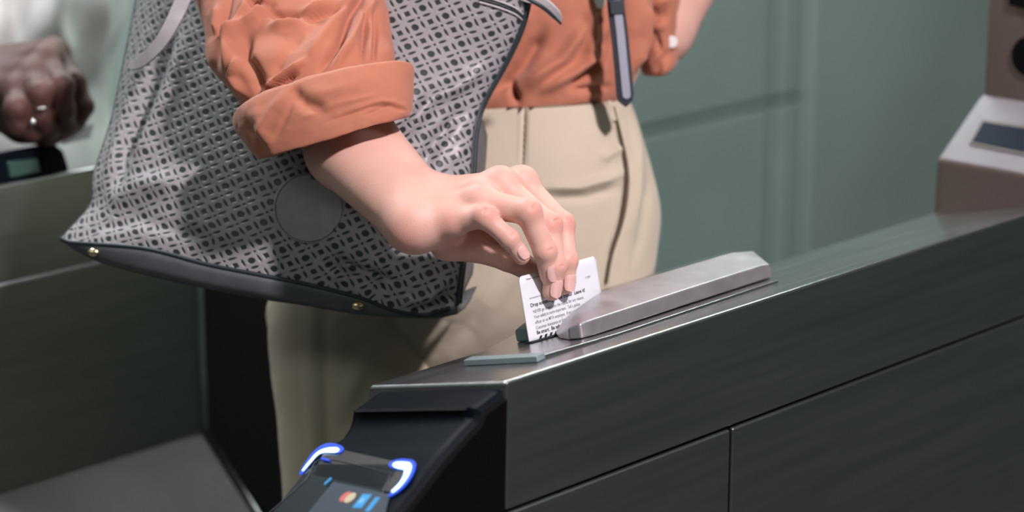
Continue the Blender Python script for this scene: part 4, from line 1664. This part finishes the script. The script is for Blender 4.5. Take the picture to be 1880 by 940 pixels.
D2 = 2.28
fs2 = {
    'little': ([P(32, 168, D2 - .03), P(30, 200, D2 - .055), P(34, 230, D2 - .05), P(58, 246, D2 - .035)], [.013, .012, .0105, .009]),
    'ring': ([P(58, 140, D2 - .02), P(72, 172, D2 - .05), P(74, 214, D2 - .045), P(90, 240, D2 - .03)], [.0135, .0125, .011, .0095]),
    'middle': ([P(84, 112, D2 - .005), P(112, 158, D2 - .035), P(118, 202, D2 - .03), P(119, 230, D2 - .02)], [.0135, .0125, .011, .0095]),
    'index': ([P(98, 100, D2 + .02), P(134, 150, D2 - .005), P(153, 196, D2 - .005), P(140, 228, D2 - .005)], [.013, .0115, .0105, .0085]),
}
dr2 = {k_: (VIEW * .9 + RIGHT * .3 + UPC * .2) / np.linalg.norm(VIEW * .9 + RIGHT * .3 + UPC * .2) for k_ in fs2}
H2 = {
    'fingers': fs2, 'dorsal': dr2, 'dorsal_back': db,
    'wrist_r': P(-62, 118, D2 + .06), 'wrist_u': P(-72, 178, D2 + .02),
    'arm_r': P(-250, 60, D2 + .20), 'arm_u': P(-260, 110, D2 + .17),
    'ra': (.036, .027, .034, .026),
    'palm': [(P(-30, 150, D2 + .02), P(60, 150, D2 + .01), .027, .02), (P(-20, 180, D2), P(30, 215, D2 - .005), .024, .018)],
    'thumb': ([P(10, 205, D2), P(40, 230, D2 - .005), P(88, 242, D2 - .008), P(124, 234, D2 - .012)], [.020, .017, .014, .011]),
}
f2_ = hand_field(H2, 1.25)
el2 = P(-330, 20, D2 + .30)
sh2 = P(-200, -620, D2 + .52)
ch2 = P(20, -520, D2 + .55)


def far2(p):
    d = rcone(p, (H2['arm_r'] + H2['arm_u']) / 2, el2, .038, .042)
    d = smin(d, rcone(p, el2, sh2, .042, .055), .02)
    d = smin(d, rcone(p, sh2, ch2, .06, .12), .05)
    return smin(d, rcone(p, P(-20, -520, D2 + .55), P(-40, 400, D2 + .55), .11, .095), .05)


q_lo = np.minimum.reduce([H2['arm_r'], H2['arm_u'], fs2['index'][0][3], fs2['little'][0][1]]) - .06
q_hi = np.maximum.reduce([H2['arm_r'], H2['arm_u'], fs2['index'][0][0], fs2['index'][0][2]]) + .06
q_lo[2] = min(q_lo[2], P(60, 290, D2)[2] - .03)
tone2 = []
for f_ in fs2:
    j_, r_ = fs2[f_]
    tone2 += [(j_[0] + db * .013, .018, .5), (j_[1] + dr2[f_] * .012, .014, .9)]
man = body_mesh('person', f2_, q_lo, q_hi, .0026, M_DARKSKIN, tone2, [(far2, (-1.1, 2.2, .75), (-.25, 3.1, 2.0), .012)])
tag(man, 'dark skinned person in pale grey clothing with a hand on the far turnstile', 'person')
tube('finger_ring', [P(74 + 13 * math.cos(q), 196 + 3 * math.sin(q), D2 - .052 - .012 * math.sin(q)) for q in np.linspace(0, 6.283, 17)], [.0009], M_SILVER, man, 8, m=40)
ellipsoid('ring_stone', P(60, 224, D2 - .062), RIGHT * .0028, UPC * .0028, BD * .002, M_SILVER, man)
loft('pale_tunic', [
    (-330, -640, 260, -640, 2.82, 2.86, .14, 0),
    (-260, -200, 246, -200, 2.82, 2.86, .14, 0),
    (-230, 0, 236, 0, 2.80, 2.84, .14, 0),
    (-220, 120, 206, 120, 2.80, 2.84, .14, 0),
    (-230, 220, 196, 215, 2.80, 2.84, .14, 0),
    (-240, 400, 220, 400, 2.80, 2.84, .15, 0),
    (-250, 1200, 230, 1200, 2.80, 2.84, .15, 0),
    (-250, 1800, 230, 1800, 2.80, 2.84, .15, 0),
], M_DRESS, man, m=120, k=160, folds=[([(20, -50), (30, 40), (10, 140)], 20, -.02), ([(110, -50), (90, 40), (120, 120)], 22, .02), ([(60, -60), (55, 60), (80, 180)], 16, -.015), ([(180, -60), (190, 60), (165, 160)], 18, .014), ([(215, -20), (190, 100), (160, 200)], 12, -.012)],
     wrinkle=.006, wsc=7)
c2 = P(150, 238, D2 - .01)
fc2 = prism('fare_card', [P(112, 266, D2 - .012), P(166, 254, D2 + .02), P(172, 228, D2 + .02), P(118, 236, D2 - .012)], BD * .0007, M_CARD)
tag(fc2, 'corner of a white card pinched by the dark hand at the far turnstile', 'card')
settle()
